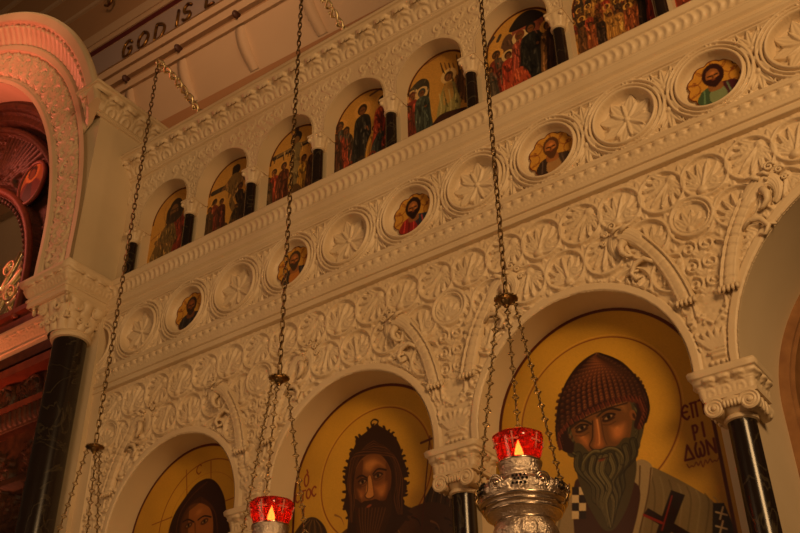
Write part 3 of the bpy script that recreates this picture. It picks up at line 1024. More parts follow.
# hair and face
cv.poly([(562, 420), (566, 404), (600, 396), (636, 402), (644, 420), (641, 440), (632, 452), (575, 458), (566, 446)], (70, 60, 36))
cv.poly([(571, 424), (575, 408), (598, 396), (622, 396), (631, 405), (632, 424), (627, 446), (614, 462), (598, 464), (584, 452), (574, 440)], (108, 68, 31))
cv.poly([(576, 420), (580, 408), (600, 398), (620, 398), (628, 406), (626, 414), (612, 409), (600, 414), (590, 420)], (166, 112, 56), soft=.045)      # forehead
cv.poly([(585, 411), (600, 402), (618, 402), (616, 407), (600, 409), (590, 414)], (196, 138, 74), alpha=.7, soft=.03)
cv.poly([(574, 432), (580, 433), (590, 434), (592, 444), (588, 450), (580, 446)], (176, 106, 50), soft=.035)                                      # cheeks
cv.poly([(607, 426), (616, 422), (627, 420), (628, 434), (620, 443), (610, 441)], (182, 112, 54), soft=.04)
cv.ell((583, 437), .016, .012, (206, 130, 68), .3, .6, soft=.5); cv.ell((617, 428), .018, .013, (210, 134, 70), .3, .6, soft=.5)
for k in range(4): cv.stroke([(582, 413 + k * 3.2), (592, 408 + k * 3), (606, 404.5 + k * 2.8), (622, 402 + k * 2.8)], .0036, (96, 54, 24), .55)
cv.ell((633, 415), .016, .028, (132, 78, 36), .2); cv.ell((634, 416), .007, .016, (60, 30, 14), .2)
cv.ell((569, 438), .014, .024, (116, 66, 30), .2); cv.ell((569, 438), .006, .014, (52, 26, 12), .2)
for P in ([(571, 426), (577, 421.5), (585, 421), (591, 424)], [(597, 417), (603, 411.5), (611, 408.5), (620, 410)]):
    cv.stroke(P, .011, (36, 22, 11), .95); cv.stroke([(a + .3, b - 1.3) for a, b in P], .004, (104, 88, 52), .5)
for ex, ey in ((581.8, 428.2), (608.6, 417.2)):
    cv.ell((ex, ey + .3), .036, .019, (54, 27, 12), .25, .95); cv.ell((ex, ey), .022, .0078, (158, 122, 76), .25); cv.ell((ex + .2, ey - .3), .0098, .0096, (16, 8, 4), 0)
    cv.stroke([(ex - 6.5, ey), (ex - 1, ey - 3.6), (ex + 6.5, ey - 3)], .0065, (24, 12, 6)); cv.stroke([(ex - 5.5, ey + 3.4), (ex + 1, ey + 3.2), (ex + 6, ey + .4)], .0045, (40, 20, 9), .8)
    cv.stroke([(ex - 6, ey + 7.5), (ex + 1, ey + 7.5), (ex + 7, ey + 4)], .005, (70, 37, 16), .7)
cv.poly([(593, 419), (599, 416.5), (603.5, 436), (606, 444), (603, 449), (596, 450.5), (591.5, 447), (593, 438)], (150, 88, 42), soft=.018)
cv.stroke([(597, 420), (599, 434), (599.5, 443)], .009, (204, 134, 72), .85); cv.ell((598.8, 444.5), .010, .009, (204, 132, 70), 0, .8, soft=.4)
cv.stroke([(592.5, 421), (592.5, 437), (589.5, 445.5), (594, 450), (599, 450.3), (606, 447.5)], .0065, (44, 22, 10), .9); cv.stroke([(600.5, 417.5), (604, 437), (607, 444.5)], .0045, (64, 33, 15), .7)
# beard
BD = [(575, 446), (581, 444), (590, 452), (600, 449), (616, 446), (624, 438), (633, 440), (636, 458), (636, 474), (630, 500), (622, 518), (613, 530), (603, 529), (593, 514), (585, 498), (577, 474)]
cv.poly(BD, (66, 56, 32))
for k, t in enumerate((0, 1, .14, .86, .28, .72, .42, .58, .5)):
    x0 = 578 + 55 * t; y0 = 455 - 14 * t + 9 * math.sin(t * PI)
    xe = 606 + 9 * t; ye = 505 + 22 * math.sin(t * PI)
    wv = 4.2 * (1 if k % 2 else -1)
    P = [(x0, y0), (x0 + (xe - x0) * .15 + wv, y0 + 14), (x0 + (xe - x0) * .42 - wv * .7, y0 + 30), (x0 + (xe - x0) * .7 + wv * .7, y0 + 46), (xe, ye)]
    dk_ = 1 - .32 * abs(t - .45) * 2
    cv.stroke(P, .040, (26, 21, 11), .9, taper=(1, .35)); cv.stroke(P, .031, tuple(int(c * dk_) for c in (94, 82, 50)), .95, taper=(1, .3))
    for o_ in (-1.6, .2, 1.7):
        cv.stroke([(a + o_, b) for a, b in P], .0045, tuple(int(c * dk_) for c in ((134, 120, 78) if o_ < 1 else (44, 36, 19))), .7, taper=(1, .3))
for sgn, P in ((0, [(600.5, 452), (594, 451.5), (588, 456), (583.5, 463), (583, 470)]), (1, [(602, 451.5), (609, 448.5), (617, 450), (622, 456), (622, 463)])):
    cv.stroke(P, .022, (30, 24, 13), .85); cv.stroke(P, .016, (90, 79, 46)); cv.stroke([(a, b - .8) for a, b in P], .005, (124, 111, 70), .7); cv.stroke([(a, b + 1.2) for a, b in P], .004, (48, 40, 21), .7)
cv.ell((602, 459.5), .019, .0075, (112, 54, 32), .2); cv.stroke([(597, 459), (602, 458.6), (608, 457)], .004, (44, 20, 10))
cv.ell((602.5, 468), .018, .018, (98, 87, 52), 0, .9, soft=.3)
for k in range(7):
    cv.stroke([(568 + k * 1.1, 424 + k * 3), (565 + k, 434 + k * 3), (570 + k, 444 + k * 2)], .006, (104, 94, 58) if k % 2 else (34, 27, 14), .8)
    cv.stroke([(634 + k * .8, 404 + k * 4), (640 - k * .3, 416 + k * 3), (636, 428 + k * 2)], .006, (104, 94, 58) if k % 2 else (34, 27, 14), .8)
# woven cap
HAT = [(595, 353), (580, 363), (567, 380), (559, 400), (556, 420), (556, 438), (562, 450), (572, 453), (574, 444), (568, 436), (570, 425), (583, 414), (605, 404), (626, 399), (634, 402), (637, 412), (634, 426), (640, 429), (647, 420), (649.5, 405), (644, 390), (634, 375), (618, 360), (604, 354)]
cv.poly(HAT, (42, 16, 9))
nb = 17
for k in range(nb):
    t = k / (nb - 1)
    bx = 557 + 90 * t; by = 430 - 30 * t - 15 * math.sin(t * PI)
    mx = 560 + 78 * t; my = 395 - 16 * t - 7 * math.sin(t * PI)
    P = cv.spline([(595 + 4 * t, 355), (588 + 24 * t, 362), (mx, my), (bx, by)], False, 6)
    lum = .70 + .45 * math.sin(PI * min(1, max(0, t * 1.1)))
    for q, (x, y) in enumerate(P):
        x, y = float(x), float(y)
        cv.ell((x, y), .0118, .0098, tuple(int(c * lum) for c in (84, 44, 24)), .3 + t, .95); cv.ell((x - .5, y - .9), .0062, .0034, tuple(int(c * lum) for c in (132, 80, 44)), .3, .75)
for k in range(30):                                            # twisted brim
    t = k / 29
    P = [(561, 447), (558, 436), (568, 424), (588, 412), (606, 404), (626, 398), (640, 400), (645, 413), (640, 426)]
    S = np.array(P, float); q = t * (len(P) - 1); i = min(int(q), len(P) - 2); p = S[i] + (S[i + 1] - S[i]) * (q - i)
    cv.ell((float(p[0]), float(p[1])), .019, .012, (84, 36, 20), .9); cv.stroke([(p[0] - 1.0, p[1] - 2.4), (p[0] + 1.4, p[1] + 2.2)], .004, (140, 72, 40), .6, smooth=False); cv.stroke([(p[0] + .6, p[1] - 2.6), (p[0] + 2.8, p[1] + 2.4)], .005, (30, 11, 7), .9, smooth=False)
cv.stroke([(570, 429), (585, 418), (606, 409), (627, 403)], .009, (30, 14, 7), .7)
cv.stroke([(595, 354), (576, 368), (562, 394), (556.5, 424), (557, 440)], .008, (28, 10, 6), .8)
cv.stroke([(600, 354), (622, 363), (642, 386), (649, 406), (646, 422)], .010, (26, 9, 5), .8)
# inscription
def word(txt, px, py0, py1, pxw, gap):
    for i, ch in enumerate(txt):
        x0, z0 = at(px + i * (pxw + gap), py1 - i * 3.0, IY); x1, z1 = at(px + i * (pxw + gap), py0 - i * 3.0, IY); xe, _ = at(px + i * (pxw + gap) + pxw, py1 - i * 3.0, IY)
        glyph(cv, ch, x0, z0, z1 - z0, xe - x0, .011, (92, 28, 14))
word('EpTU', 683, 406, 420.5, 7.4, 1.6)
word('PI', 694, 425.5, 440, 6.5, 1.0)
word('DWN', 685, 446, 460.5, 9.8, 1.6)
sc = [(687 + k * 2.3, 466 - k * .55 + (2.2 if k % 2 else -1.6) + (2.5 if k % 5 == 2 else 0)) for k in range(15)]
cv.stroke(sc, .0055, (110, 48, 22), .9)
big_border(cv, -1.81)
cv.grain(.012)
ic = cv.mesh('painted_icon', IY)
tag(ic, 'large arched gold icon of a white-bearded bishop in a brown woven cap', 'icon', 'large arched icons')

# second icon: shaggy-haired man with wings
cv = big_canvas(-3.195, GOLD)
hc, hr = circle3((322.5, 477), (385, 407.5), (428.5, 437))
cv.ring(hc, hr, .007, (130, 66, 22)); cv.ring(hc, hr + .012, .004, (215, 160, 70), .5)
HAIR, HAIRL = (46, 24, 11), (104, 60, 28)
# wings
for W_ in ([(292, 545), (298, 528), (308, 518), (318, 519), (327, 532), (330, 560)], [(420, 520), (424, 500), (436, 480), (450, 470), (470, 480), (480, 560), (430, 560)]):
    cv.poly(W_, (58, 38, 20))
for k in range(9):
    cv.stroke([(424 + k * 5, 520 - k * 2), (430 + k * 4.5, 490 - k * .6), (444 + k * 3.2, 474 + k)], .006, (122, 84, 42) if k % 2 else (28, 16, 9), .8)
    cv.stroke([(297 + k * 3.6, 560), (300 + k * 3, 530), (309 + k * 1.0, 520)], .006, (112, 78, 38) if k % 2 else (28, 16, 9), .8)
# fur mantle
cv.poly([(330, 560), (345, 530), (372, 520), (400, 512), (430, 502), (455, 510), (475, 530), (480, 560)], (70, 40, 18))
for k in range(26):
    x = 335 + (k * 53 % 135); y = 515 + (k * 29 % 38)
    cv.stroke([(x, y), (x + 6, y + 3), (x + 9, y + 10)], .012, (128, 84, 40) if k % 3 == 0 else (38, 20, 9), .85, taper=(1, .2))
# hair mass with ragged locks
HP = [(375, 425), (366, 432), (358, 439), (353, 450), (349, 458), (347, 468), (344.5, 478), (346, 492), (344, 505), (348, 518), (347, 540), (356, 552), (380, 545), (398, 530), (408, 514), (403, 500), (407, 488), (404, 478), (407, 470), (402, 456), (400, 446), (394, 436), (385, 429)]
cv.poly(HP, HAIR)
rl_ = random.Random(21)
for i, (x, y) in enumerate(Canvas.spline(HP, True, 3)):
    if y > 522 or rl_.random() < .3: continue
    dx, dy = x - 376, y - 486; n_ = math.hypot(dx, dy); ux, uy = dx / n_, dy / n_
    L_ = rl_.uniform(.6, 3.4); tw = rl_.choice((-1, 1)) * rl_.uniform(.5, 1.4)
    cv.stroke([(x - ux * 3, y - uy * 3), (x + ux * L_ * .6 - uy * tw, y + uy * L_ * .6 + ux * tw), (x + ux * L_ - uy * tw * 2.2, y + uy * L_ + ux * tw * 2.2)], .020, HAIR, taper=(1.2, .25))
cv.stroke([(374, 430), (371, 423), (374, 419.5), (378, 421), (377, 424.5)], .010, HAIR)
# face
cv.poly([(354, 482), (357, 466), (364, 457), (374, 453), (384, 458), (391, 472), (390, 490), (384, 506), (372, 517), (361, 512), (355, 498)], (112, 66, 30))
cv.poly([(354, 482), (357, 468), (363, 460), (362, 480), (361, 500), (366, 512), (357, 502)], (76, 40, 16), alpha=.75)
cv.poly([(386, 462), (391, 474), (390, 490), (383, 506), (380, 498), (385, 482)], (84, 44, 18), alpha=.65)
cv.poly([(362, 470), (364, 461), (374, 456), (384, 462), (387, 470), (378, 467), (371, 474), (366, 474)], (166, 106, 50), soft=.03); cv.poly([(372, 486), (378, 483), (388, 480), (388, 492), (382, 500), (376, 496)], (158, 96, 44), soft=.03); cv.poly([(356, 488), (362, 488), (366, 492), (363, 499), (358, 497)], (140, 82, 38), soft=.02); cv.ell((372, 464), .035, .02, (190, 126, 62), .2, .5, soft=.6); cv.ell((381, 492), .025, .03, (176, 112, 54), 0, .6, soft=.6); cv.ell((361, 496), .018, .025, (170, 106, 50), 0, .6, soft=.6)
for k in range(16):                                            # parted hair falling beside the face
    t = k / 15
    w1, w2 = rl_.uniform(-1.5, 1.5), rl_.uniform(-1.5, 1.5)
    c_ = HAIRL if k % 3 == 0 else ((24, 12, 6) if k % 3 == 1 else (70, 38, 17))
    cv.stroke([(373.5, 441 + k * .9), (364 - 10 * t, 449 + 7 * t + w1), (356 - 6 * t, 464 + w2), (352 - 4 * t + w1, 484), (353 - 3 * t + w2, 502), (351 + w1, 522)], .0055, c_, .75)
    cv.stroke([(374, 441 + k * .9), (384 + 8 * t, 447 + 8 * t + w2), (392 + 6 * t, 462 + w1), (396 + 5 * t + w2, 480), (395 + 6 * t + w1, 498), (398 + 4 * t, 514)], .0055, c_, .75)
cv.stroke([(357, 478), (362, 475.5), (368, 479)], .010, (34, 16, 7)); cv.stroke([(373, 474), (378, 469), (386, 470)], .010, (34, 16, 7))
for ex, ey in ((362.6, 482), (378, 475.8)):
    cv.ell((ex, ey), .034, .017, (72, 38, 16), .2, .95); cv.ell((ex, ey), .021, .0078, (146, 110, 66), .2); cv.ell((ex, ey - .2), .0098, .0096, (16, 8, 4))
    cv.stroke([(ex - 4.6, ey), (ex, ey - 3.3), (ex + 4.8, ey - 1.5)], .006, (26, 12, 6)); cv.stroke([(ex - 4, ey + 4.2), (ex + 1, ey + 4.2), (ex + 5, ey + 1)], .0045, (80, 42, 18))
cv.poly([(368, 478), (371, 477), (373.5, 493), (372, 497), (367, 498), (365.5, 495)], (190, 128, 64), alpha=.85)
cv.stroke([(367.5, 477), (367.5, 490), (365, 496), (369, 499), (374, 496)], .006, (66, 34, 14)); cv.stroke([(371.5, 477), (374, 493)], .004, (66, 34, 14), .7)
cv.poly([(355, 500), (362, 503), (368, 500.5), (376, 500), (385, 500), (390, 490), (392, 508), (386, 528), (376, 545), (362, 545), (356, 524)], (54, 29, 12))
for k in range(9):
    cv.stroke([(359 + k * 3.3, 508), (360 + k * 2.6, 524), (364 + k * 1.2, 545)], .007, (98, 58, 26), .7)
cv.stroke([(358, 508), (364, 502), (368.5, 502.5), (376, 500), (384, 506)], .010, (50, 26, 11)); cv.ell((369, 506), .018, .007, (134, 68, 38), .2)
# staff with a cross
cv.stroke([(430, 436), (426, 480), (419, 560)], .008, (78, 34, 18), smooth=False); cv.stroke([(421, 443), (433, 438)], .014, (78, 34, 18), smooth=False)
def word2(txt, px, py0, py1, pxw, gap, sl=2.2):
    for i, ch in enumerate(txt):
        x0, z0 = at(px + i * (pxw + gap), py1 - i * sl, IY); _, z1 = at(px + i * (pxw + gap), py0 - i * sl, IY); xe, _ = at(px + i * (pxw + gap) + pxw, py1 - i * sl, IY)
        glyph(cv, ch, x0, z0, z1 - z0, xe - x0, .010, (112, 34, 18), .95)
word2('O', 304, 475, 487, 4.6, 0); cv.stroke([(307, 470), (308, 473)], .01, (112, 34, 18), smooth=False)
word2('CTOC', 295, 494, 503.5, 4.6, .9); word2('I', 302, 507, 516, 3, 0)
big_border(cv, -3.195); cv.grain(.012)
ic = cv.mesh('painted_icon', IY)
tag(ic, 'large arched gold icon of a gaunt man with shaggy dark hair and wings', 'icon', 'large arched icons')

# first icon: dark-veiled figure
cv = big_canvas(-4.585, (186, 138, 42))
hc, hr = circle3((155, 512), (177, 483), (212.5, 459.5))
hc = ATI((203, 520)); hr = math.dist(hc, ATI((212.5, 459.5)))
cv.ring(hc, hr, .007, (122, 62, 20)); cv.ring(hc, hr * .78, .004, (150, 90, 34), .6)
for a in ((186.5, 470, 187, 498), (211, 461, 211, 482), (215, 505, 238, 496), (152, 525, 172, 517)):
    cv.stroke([a[:2], a[2:]], .007, (126, 66, 24), smooth=False)
cv.poly([(208, 478.5), (196, 484), (184, 499), (174, 515), (168, 535), (166, 565), (236, 565), (232, 540), (227, 515), (224, 496), (217, 483)], (44, 22, 14))
cv.stroke([(207, 482), (190, 498), (178, 520), (174, 560)], .008, (86, 48, 26), .8)
cv.poly([(181, 532), (184, 515), (190, 506), (199, 503), (209, 507), (213, 520), (212, 540), (206, 560), (186, 560)], (132, 78, 34))
cv.poly([(181, 532), (184, 515), (189, 508), (188, 530), (188, 560), (184, 556)], (66, 34, 14), alpha=.7)
cv.ell((199, 512), .05, .03, (172, 108, 52), .2, .7, soft=.6)
for k in range(6):
    cv.stroke([(200, 497 + k), (189 - k * .5, 506 + k * 1.5), (181, 522 + k), (178, 556)], .007, (70, 38, 18), .7); cv.stroke([(201, 497 + k), (212 + k * .4, 506 + k), (217, 522 + k), (218, 556)], .007, (70, 38, 18), .7)
cv.stroke([(183, 522), (188, 519.5), (194, 522)], .010, (32, 15, 7)); cv.stroke([(198, 520), (204, 516), (211, 517)], .010, (32, 15, 7))
for ex, ey in ((188.5, 525.5), (204.5, 521.5)):
    cv.ell((ex, ey), .034, .018, (66, 34, 15), .2); cv.ell((ex, ey), .021, .0078, (140, 104, 62), .2); cv.ell((ex, ey - .2), .0098, .0096, (16, 8, 4))
cv.stroke([(195, 523), (195, 540), (193, 546), (198, 548)], .007, (66, 34, 14))
def word3(ch, px, py0, py1, pxw):
    x0, z0 = at(px, py1, IY); _, z1 = at(px, py0, IY); xe, _ = at(px + pxw, py1, IY)
    glyph(cv, ch, x0, z0, z1 - z0, xe - x0, .009, (112, 48, 20), .9)
word3('C', 196, 466, 475, 5); word3('H', 231, 512, 520, 5)
big_border(cv, -4.585); cv.grain(.012)
ic = cv.mesh('painted_icon', IY)
tag(ic, 'large arched gold icon of a brown-faced figure with a dark veil, cut by the frame', 'icon', 'large arched icons')

# ---- gallery icons
GBG = (202, 142, 50)


def gal(i, draw, label):
    cx = GB[i]
    cv = Canvas(cx - .275, cx + .275, 5.70, 6.52, .004, GBG)
    cv.tf = lambda p: (cx + p[0] * 1.05, 5.868 + p[1] * .95)
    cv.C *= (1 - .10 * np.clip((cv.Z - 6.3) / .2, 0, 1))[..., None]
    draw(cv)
    rl2 = random.Random(i + 40)
    for k in range(230):                                       # small brush marks over the figures
        u, v = rl2.uniform(-.25, .25), rl2.uniform(.0, .48) ** 1.0
        X_, Z_ = cv.tf((u, v))
        a_, b_ = int((X_ - cv.x[0]) / cv.res), int((Z_ - cv.z[0]) / cv.res)
        if not (0 <= a_ < len(cv.x) and 0 <= b_ < len(cv.z)): continue
        c_ = cv.C[a_, b_] * 255
        if c_.sum() > 330: continue
        f_ = rl2.choice((.45, .6, 1.5, 1.8))
        cv.stroke([(u, v), (u + rl2.uniform(-.012, .012), v - rl2.uniform(.015, .05))], rl2.uniform(.005, .011), tuple(np.clip(c_ * f_ + (14 if f_ > 1 else 0), 0, 255)), .7, smooth=False)
    lum = cv.C @ np.array((.35, .5, .15))
    cv.C = cv.C * .72 + .25 * lum[..., None] * np.array((1.15, .95, .62))
    cv.ring((cx, 6.245), .243, .014, (60, 20, 14), zmin=6.245)
    cv.grain(.03)
    o = cv.mesh('arched_icon', .112)
    tag(o, label, 'icon', 'small arched icons of the upper gallery')


def g0(c):
    c.poly([(-.19, 0), (-.17, .18), (-.1, .32), (.0, .38), (.1, .36), (.18, .25), (.2, 0)], (112, 84, 38))
    c.poly([(-.01, .38), (.12, .36), (.2, .24), (.22, 0), (.02, 0), (.04, .2)], (150, 34, 20))
    for k in range(5): c.stroke([(.06 + k * .03, .34 - k * .02), (.07 + k * .03, .18), (.06 + k * .035, 0)], .008, (96, 16, 12) if k % 2 else (184, 60, 34), .8)
    for k in range(4): c.stroke([(-.13 + k * .035, .27), (-.12 + k * .04, .15), (-.15 + k * .04, 0)], .008, (64, 46, 20), .7)
    c.stroke([(-.17, .2), (-.06, .13), (.04, .16)], .04, (120, 84, 38)); c.ring(ATG(c, (.0, .47)), .13, .006, (170, 110, 40))
    c.ell((0, .46), .075, .105, (40, 22, 12)); c.poly([(-.075, .5), (-.085, .36), (-.03, .33), (.04, .34), (.085, .4), (.07, .5)], (40, 22, 12))
    c.ell((-.012, .445), .045, .068, (116, 70, 32)); c.poly([(-.05, .42), (-.01, .43), (.035, .42), (.02, .36), (-.01, .345), (-.04, .37)], (48, 26, 13))
    c.stroke([(-.04, .465), (-.012, .462)], .009, (34, 18, 8)); c.stroke([(.004, .462), (.026, .466)], .009, (34, 18, 8)); c.stroke([(-.23, .25), (-.1, .3)], .01, (150, 88, 34))


def ATG(c, p): return c.tf(p)


def cross(c, x, z0, z1, w, zb):
    c.stroke([(x, z0), (x, z1)], .035, (44, 26, 18), smooth=False); c.stroke([(x - w, zb), (x + w, zb)], .04, (40, 24, 18), smooth=False)
    c.stroke([(x - w, zb + .012), (x + w, zb + .012)], .008, (88, 54, 32), smooth=False)


def g1(c):
    c.stroke([(-.2, .42), (.2, .42)], .045, (44, 26, 16), smooth=False); c.stroke([(0, .42), (0, .58)], .04, (44, 26, 16), smooth=False)
    c.ell((.02, .55), .04, .05, (36, 22, 12)); c.poly([(-.08, .42), (.0, .52), (.1, .46), (.09, .35), (.03, .28), (-.02, .33)], (120, 88, 42))
    c.stroke([(.02, .45), (.04, .36), (.0, .25), (.03, .16)], .05, (124, 92, 46)); c.stroke([(-.1, .41), (-.04, .46)], .03, (112, 72, 34))
    person_small(c, -.17, 0, .36, (122, 34, 22), halo=(214, 150, 60)); person_small(c, -.1, .0, .33, (86, 28, 18), halo=(214, 150, 60)); person_small(c, -.215, .0, .3, (72, 46, 22))
    person_small(c, .12, .02, .38, (52, 40, 24), lean=-.12); person_small(c, .19, 0, .4, (40, 26, 18)); person_small(c, .03, 0, .2, (60, 46, 24), lean=.1)
    for k in range(7): c.stroke([(-.2 + k * .07, 0), (-.18 + k * .07, .05), (-.15 + k * .07, 0)], .02, (84, 54, 24))


def g2(c):
    cross(c, .0, .1, .66, .2, .46)
    c.ell((.0, .56), .05, .055, (28, 20, 16)); c.ell((.0, .535), .028, .036, (122, 82, 40))
    c.poly([(-.04, .49), (.04, .49), (.035, .36), (.03, .2), (.015, .1), (-.02, .1), (-.035, .25), (-.035, .38)], (128, 108, 66)); c.poly([(-.04, .32), (.04, .32), (.035, .24), (-.035, .23)], (150, 128, 80))
    c.stroke([(-.17, .465), (-.04, .475)], .022, (124, 96, 52)); c.stroke([(.17, .465), (.04, .475)], .022, (124, 96, 52))
    person_small(c, -.19, 0, .36, (146, 40, 24), halo=(214, 150, 60)); person_small(c, -.115, 0, .38, (96, 40, 22), lean=.03, halo=(214, 150, 60)); person_small(c, -.24, 0, .3, (70, 50, 30))
    person_small(c, .09, 0, .36, (164, 112, 30), lean=-.04, halo=(214, 150, 60)); person_small(c, .16, 0, .4, (78, 46, 26), mantle=(110, 34, 20)); person_small(c, .225, .0, .5, (52, 30, 22))
    c.poly([(-.06, 0), (-.03, .09), (.03, .1), (.07, 0)], (96, 66, 34))


def g3(c):
    c.poly([(-.27, .0), (-.27, .44), (-.2, .5), (-.13, .38), (-.1, .2), (-.06, 0)], (112, 60, 28))
    person_small(c, -.205, 0, .5, (146, 44, 26), halo=(212, 146, 56), mantle=(60, 60, 54)); person_small(c, -.15, 0, .42, (168, 52, 28), mantle=(62, 48, 36)); person_small(c, -.24, .0, .4, (70, 30, 20))
    person_small(c, -.015, 0, .56, (38, 36, 34), halo=(214, 150, 60), wid=.27); person_small(c, .06, 0, .3, (176, 118, 40), lean=.08)
    person_small(c, .15, .03, .52, (176, 52, 30), mantle=(186, 66, 36), halo=(214, 150, 60)); person_small(c, .215, .0, .56, (120, 32, 22), mantle=(54, 60, 62)); person_small(c, .1, 0, .26, (54, 62, 60), lean=.12)
    c.stroke([(-.2, .6), (-.1, .63)], .008, (120, 66, 26)); c.stroke([(.05, .6), (.2, .62), (.24, .58)], .02, (86, 50, 30))
    for k in range(6): c.stroke([(-.25 + k * .09, 0), (-.2 + k * .09, .06), (-.17 + k * .09, 0)], .018, (150, 48, 28) if k % 2 else (70, 52, 36), .9)


def g4(c):
    c.poly([(-.28, .0), (-.28, .34), (-.2, .47), (-.12, .5), (-.07, .42), (-.09, .2), (-.12, 0)], (52, 46, 34))
    person_small(c, -.2, 0, .43, (142, 36, 24), halo=(206, 170, 110), hair=(110, 40, 26)); person_small(c, -.13, 0, .42, (52, 66, 60), halo=(206, 170, 110), hair=(48, 56, 52)); person_small(c, -.235, 0, .32, (110, 30, 22))
    for k in range(9):
        c.stroke([(.02 + k * .028, .1 + .03 * (k % 3)), (.05 + k * .026, .34), (.02 + k * .03, .56 - .02 * (k % 4))], .026, (112, 66, 30) if k % 2 else (66, 38, 22), .9, taper=(1, .3))
    c.ell((.075, .405), .062, .062, (214, 176, 110)); c.poly([(-.02, .05), (.0, .22), (.04, .33), (.11, .33), (.15, .22), (.13, .04)], (150, 142, 78)); c.poly([(.04, .33), (.09, .34), (.1, .2), (.03, .16)], (186, 140, 62))
    c.ell((.075, .40), .034, .042, (64, 36, 18)); c.ell((.073, .39), .024, .032, (136, 84, 44)); c.poly([(.12, .32), (.2, .42), (.22, .25), (.17, .12)], (86, 54, 34), alpha=.8)
    for k in range(4): c.stroke([(.0 + k * .035, .28), (.01 + k * .035, .15), (-.01 + k * .04, .05)], .008, (96, 96, 54) if k % 2 else (196, 184, 120), .8)
    c.poly([(-.05, .0), (.0, .09), (.16, .06), (.26, .02), (.26, 0)], (66, 34, 26)); c.stroke([(-.1, .62), (.06, .645)], .012, (140, 84, 34))


def g5(c):
    c.poly([(-.05, .2), (-.05, .52), (.17, .52), (.17, .2)], (150, 66, 48), smooth=False); c.poly([(-.06, .51), (-.02, .60), (.05, .63), (.12, .60), (.16, .51)], (24, 18, 18))
    c.poly([(-.16, .2), (-.12, .46), (-.05, .48), (-.04, .2)], (92, 60, 44)); c.stroke([(.17, .52), (.17, .1)], .016, (70, 40, 30), smooth=False)
    person_small(c, -.17, 0, .42, (120, 34, 22), mantle=(80, 62, 50), halo=(214, 150, 60)); person_small(c, -.09, 0, .36, (172, 46, 28), halo=(206, 170, 110)); person_small(c, -.22, 0, .3, (70, 60, 52))
    c.ell((.0, .425), .058, .058, (206, 176, 122)); person_small(c, .0, .02, .48, (158, 56, 40), lean=-.0, hair=(120, 50, 32)); person_small(c, .075, .02, .5, (30, 30, 28), hair=(26, 24, 22), wid=.36); person_small(c, .19, 0, .46, (134, 88, 46), mantle=(92, 50, 30), halo=(214, 150, 60)); person_small(c, .235, 0, .5, (60, 34, 26))
    c.stroke([(-.22, .5), (-.18, .54)], .03, (54, 44, 36)); c.stroke([(-.15, .49), (-.13, .53)], .024, (54, 44, 36)); c.poly([(-.12, 0), (-.08, .14), (.0, .16), (.04, 0)], (186, 62, 34))


def g6(c):
    c.poly([(-.27, .42), (-.12, .5), (.1, .52), (.27, .46), (.27, 0), (-.27, 0)], (150, 92, 36))
    r = random.Random(5)
    pal = [(140, 62, 28), (168, 112, 44), (92, 52, 26), (150, 44, 26), (70, 48, 34), (184, 130, 60), (48, 32, 24)]
    for row in range(5):
        for k in range(10):
            person_small(c, -.25 + k * .055 + r.uniform(-.01, .01), .40 - row * .09, .17 + .012 * row, pal[r.randrange(7)], halo=(214, 156, 66) if r.random() < .4 else None)
    person_small(c, .05, .36, .24, (170, 120, 52), halo=(220, 170, 80)); person_small(c, .2, 0, .4, (40, 28, 24)); person_small(c, .25, 0, .42, (150, 40, 26))


def g7(c):
    person_small(c, -.18, 0, .5, (132, 40, 26), halo=(214, 150, 60)); person_small(c, -.08, 0, .48, (66, 60, 54), halo=(214, 150, 60)); person_small(c, .05, 0, .54, (150, 60, 36), halo=(214, 150, 60)); person_small(c, .17, 0, .5, (60, 40, 30), halo=(214, 150, 60))


gal_lab = ['small arched icon of one bare-chested half-figure with a red mantle, next to the pier',
           'small arched icon of a body being lowered from a cross above two standing groups',
           'small arched icon of a pale body upright on a dark cross among mourners',
           'small arched icon of a dark-robed standing figure between two red-robed groups',
           'small arched icon of a pale seated angel facing two haloed women by brown rocks',
           'small arched icon with a dark domed building behind red and black robed figures',
           'small arched icon crowded with many tiny golden figures in rows',
           'small arched icon mostly cut off by the top edge, beyond the golden crowd icon']
for i, fn_ in enumerate([g0, g1, g2, g3, g4, g5, g6, g7]): gal(i, fn_, gal_lab[i])

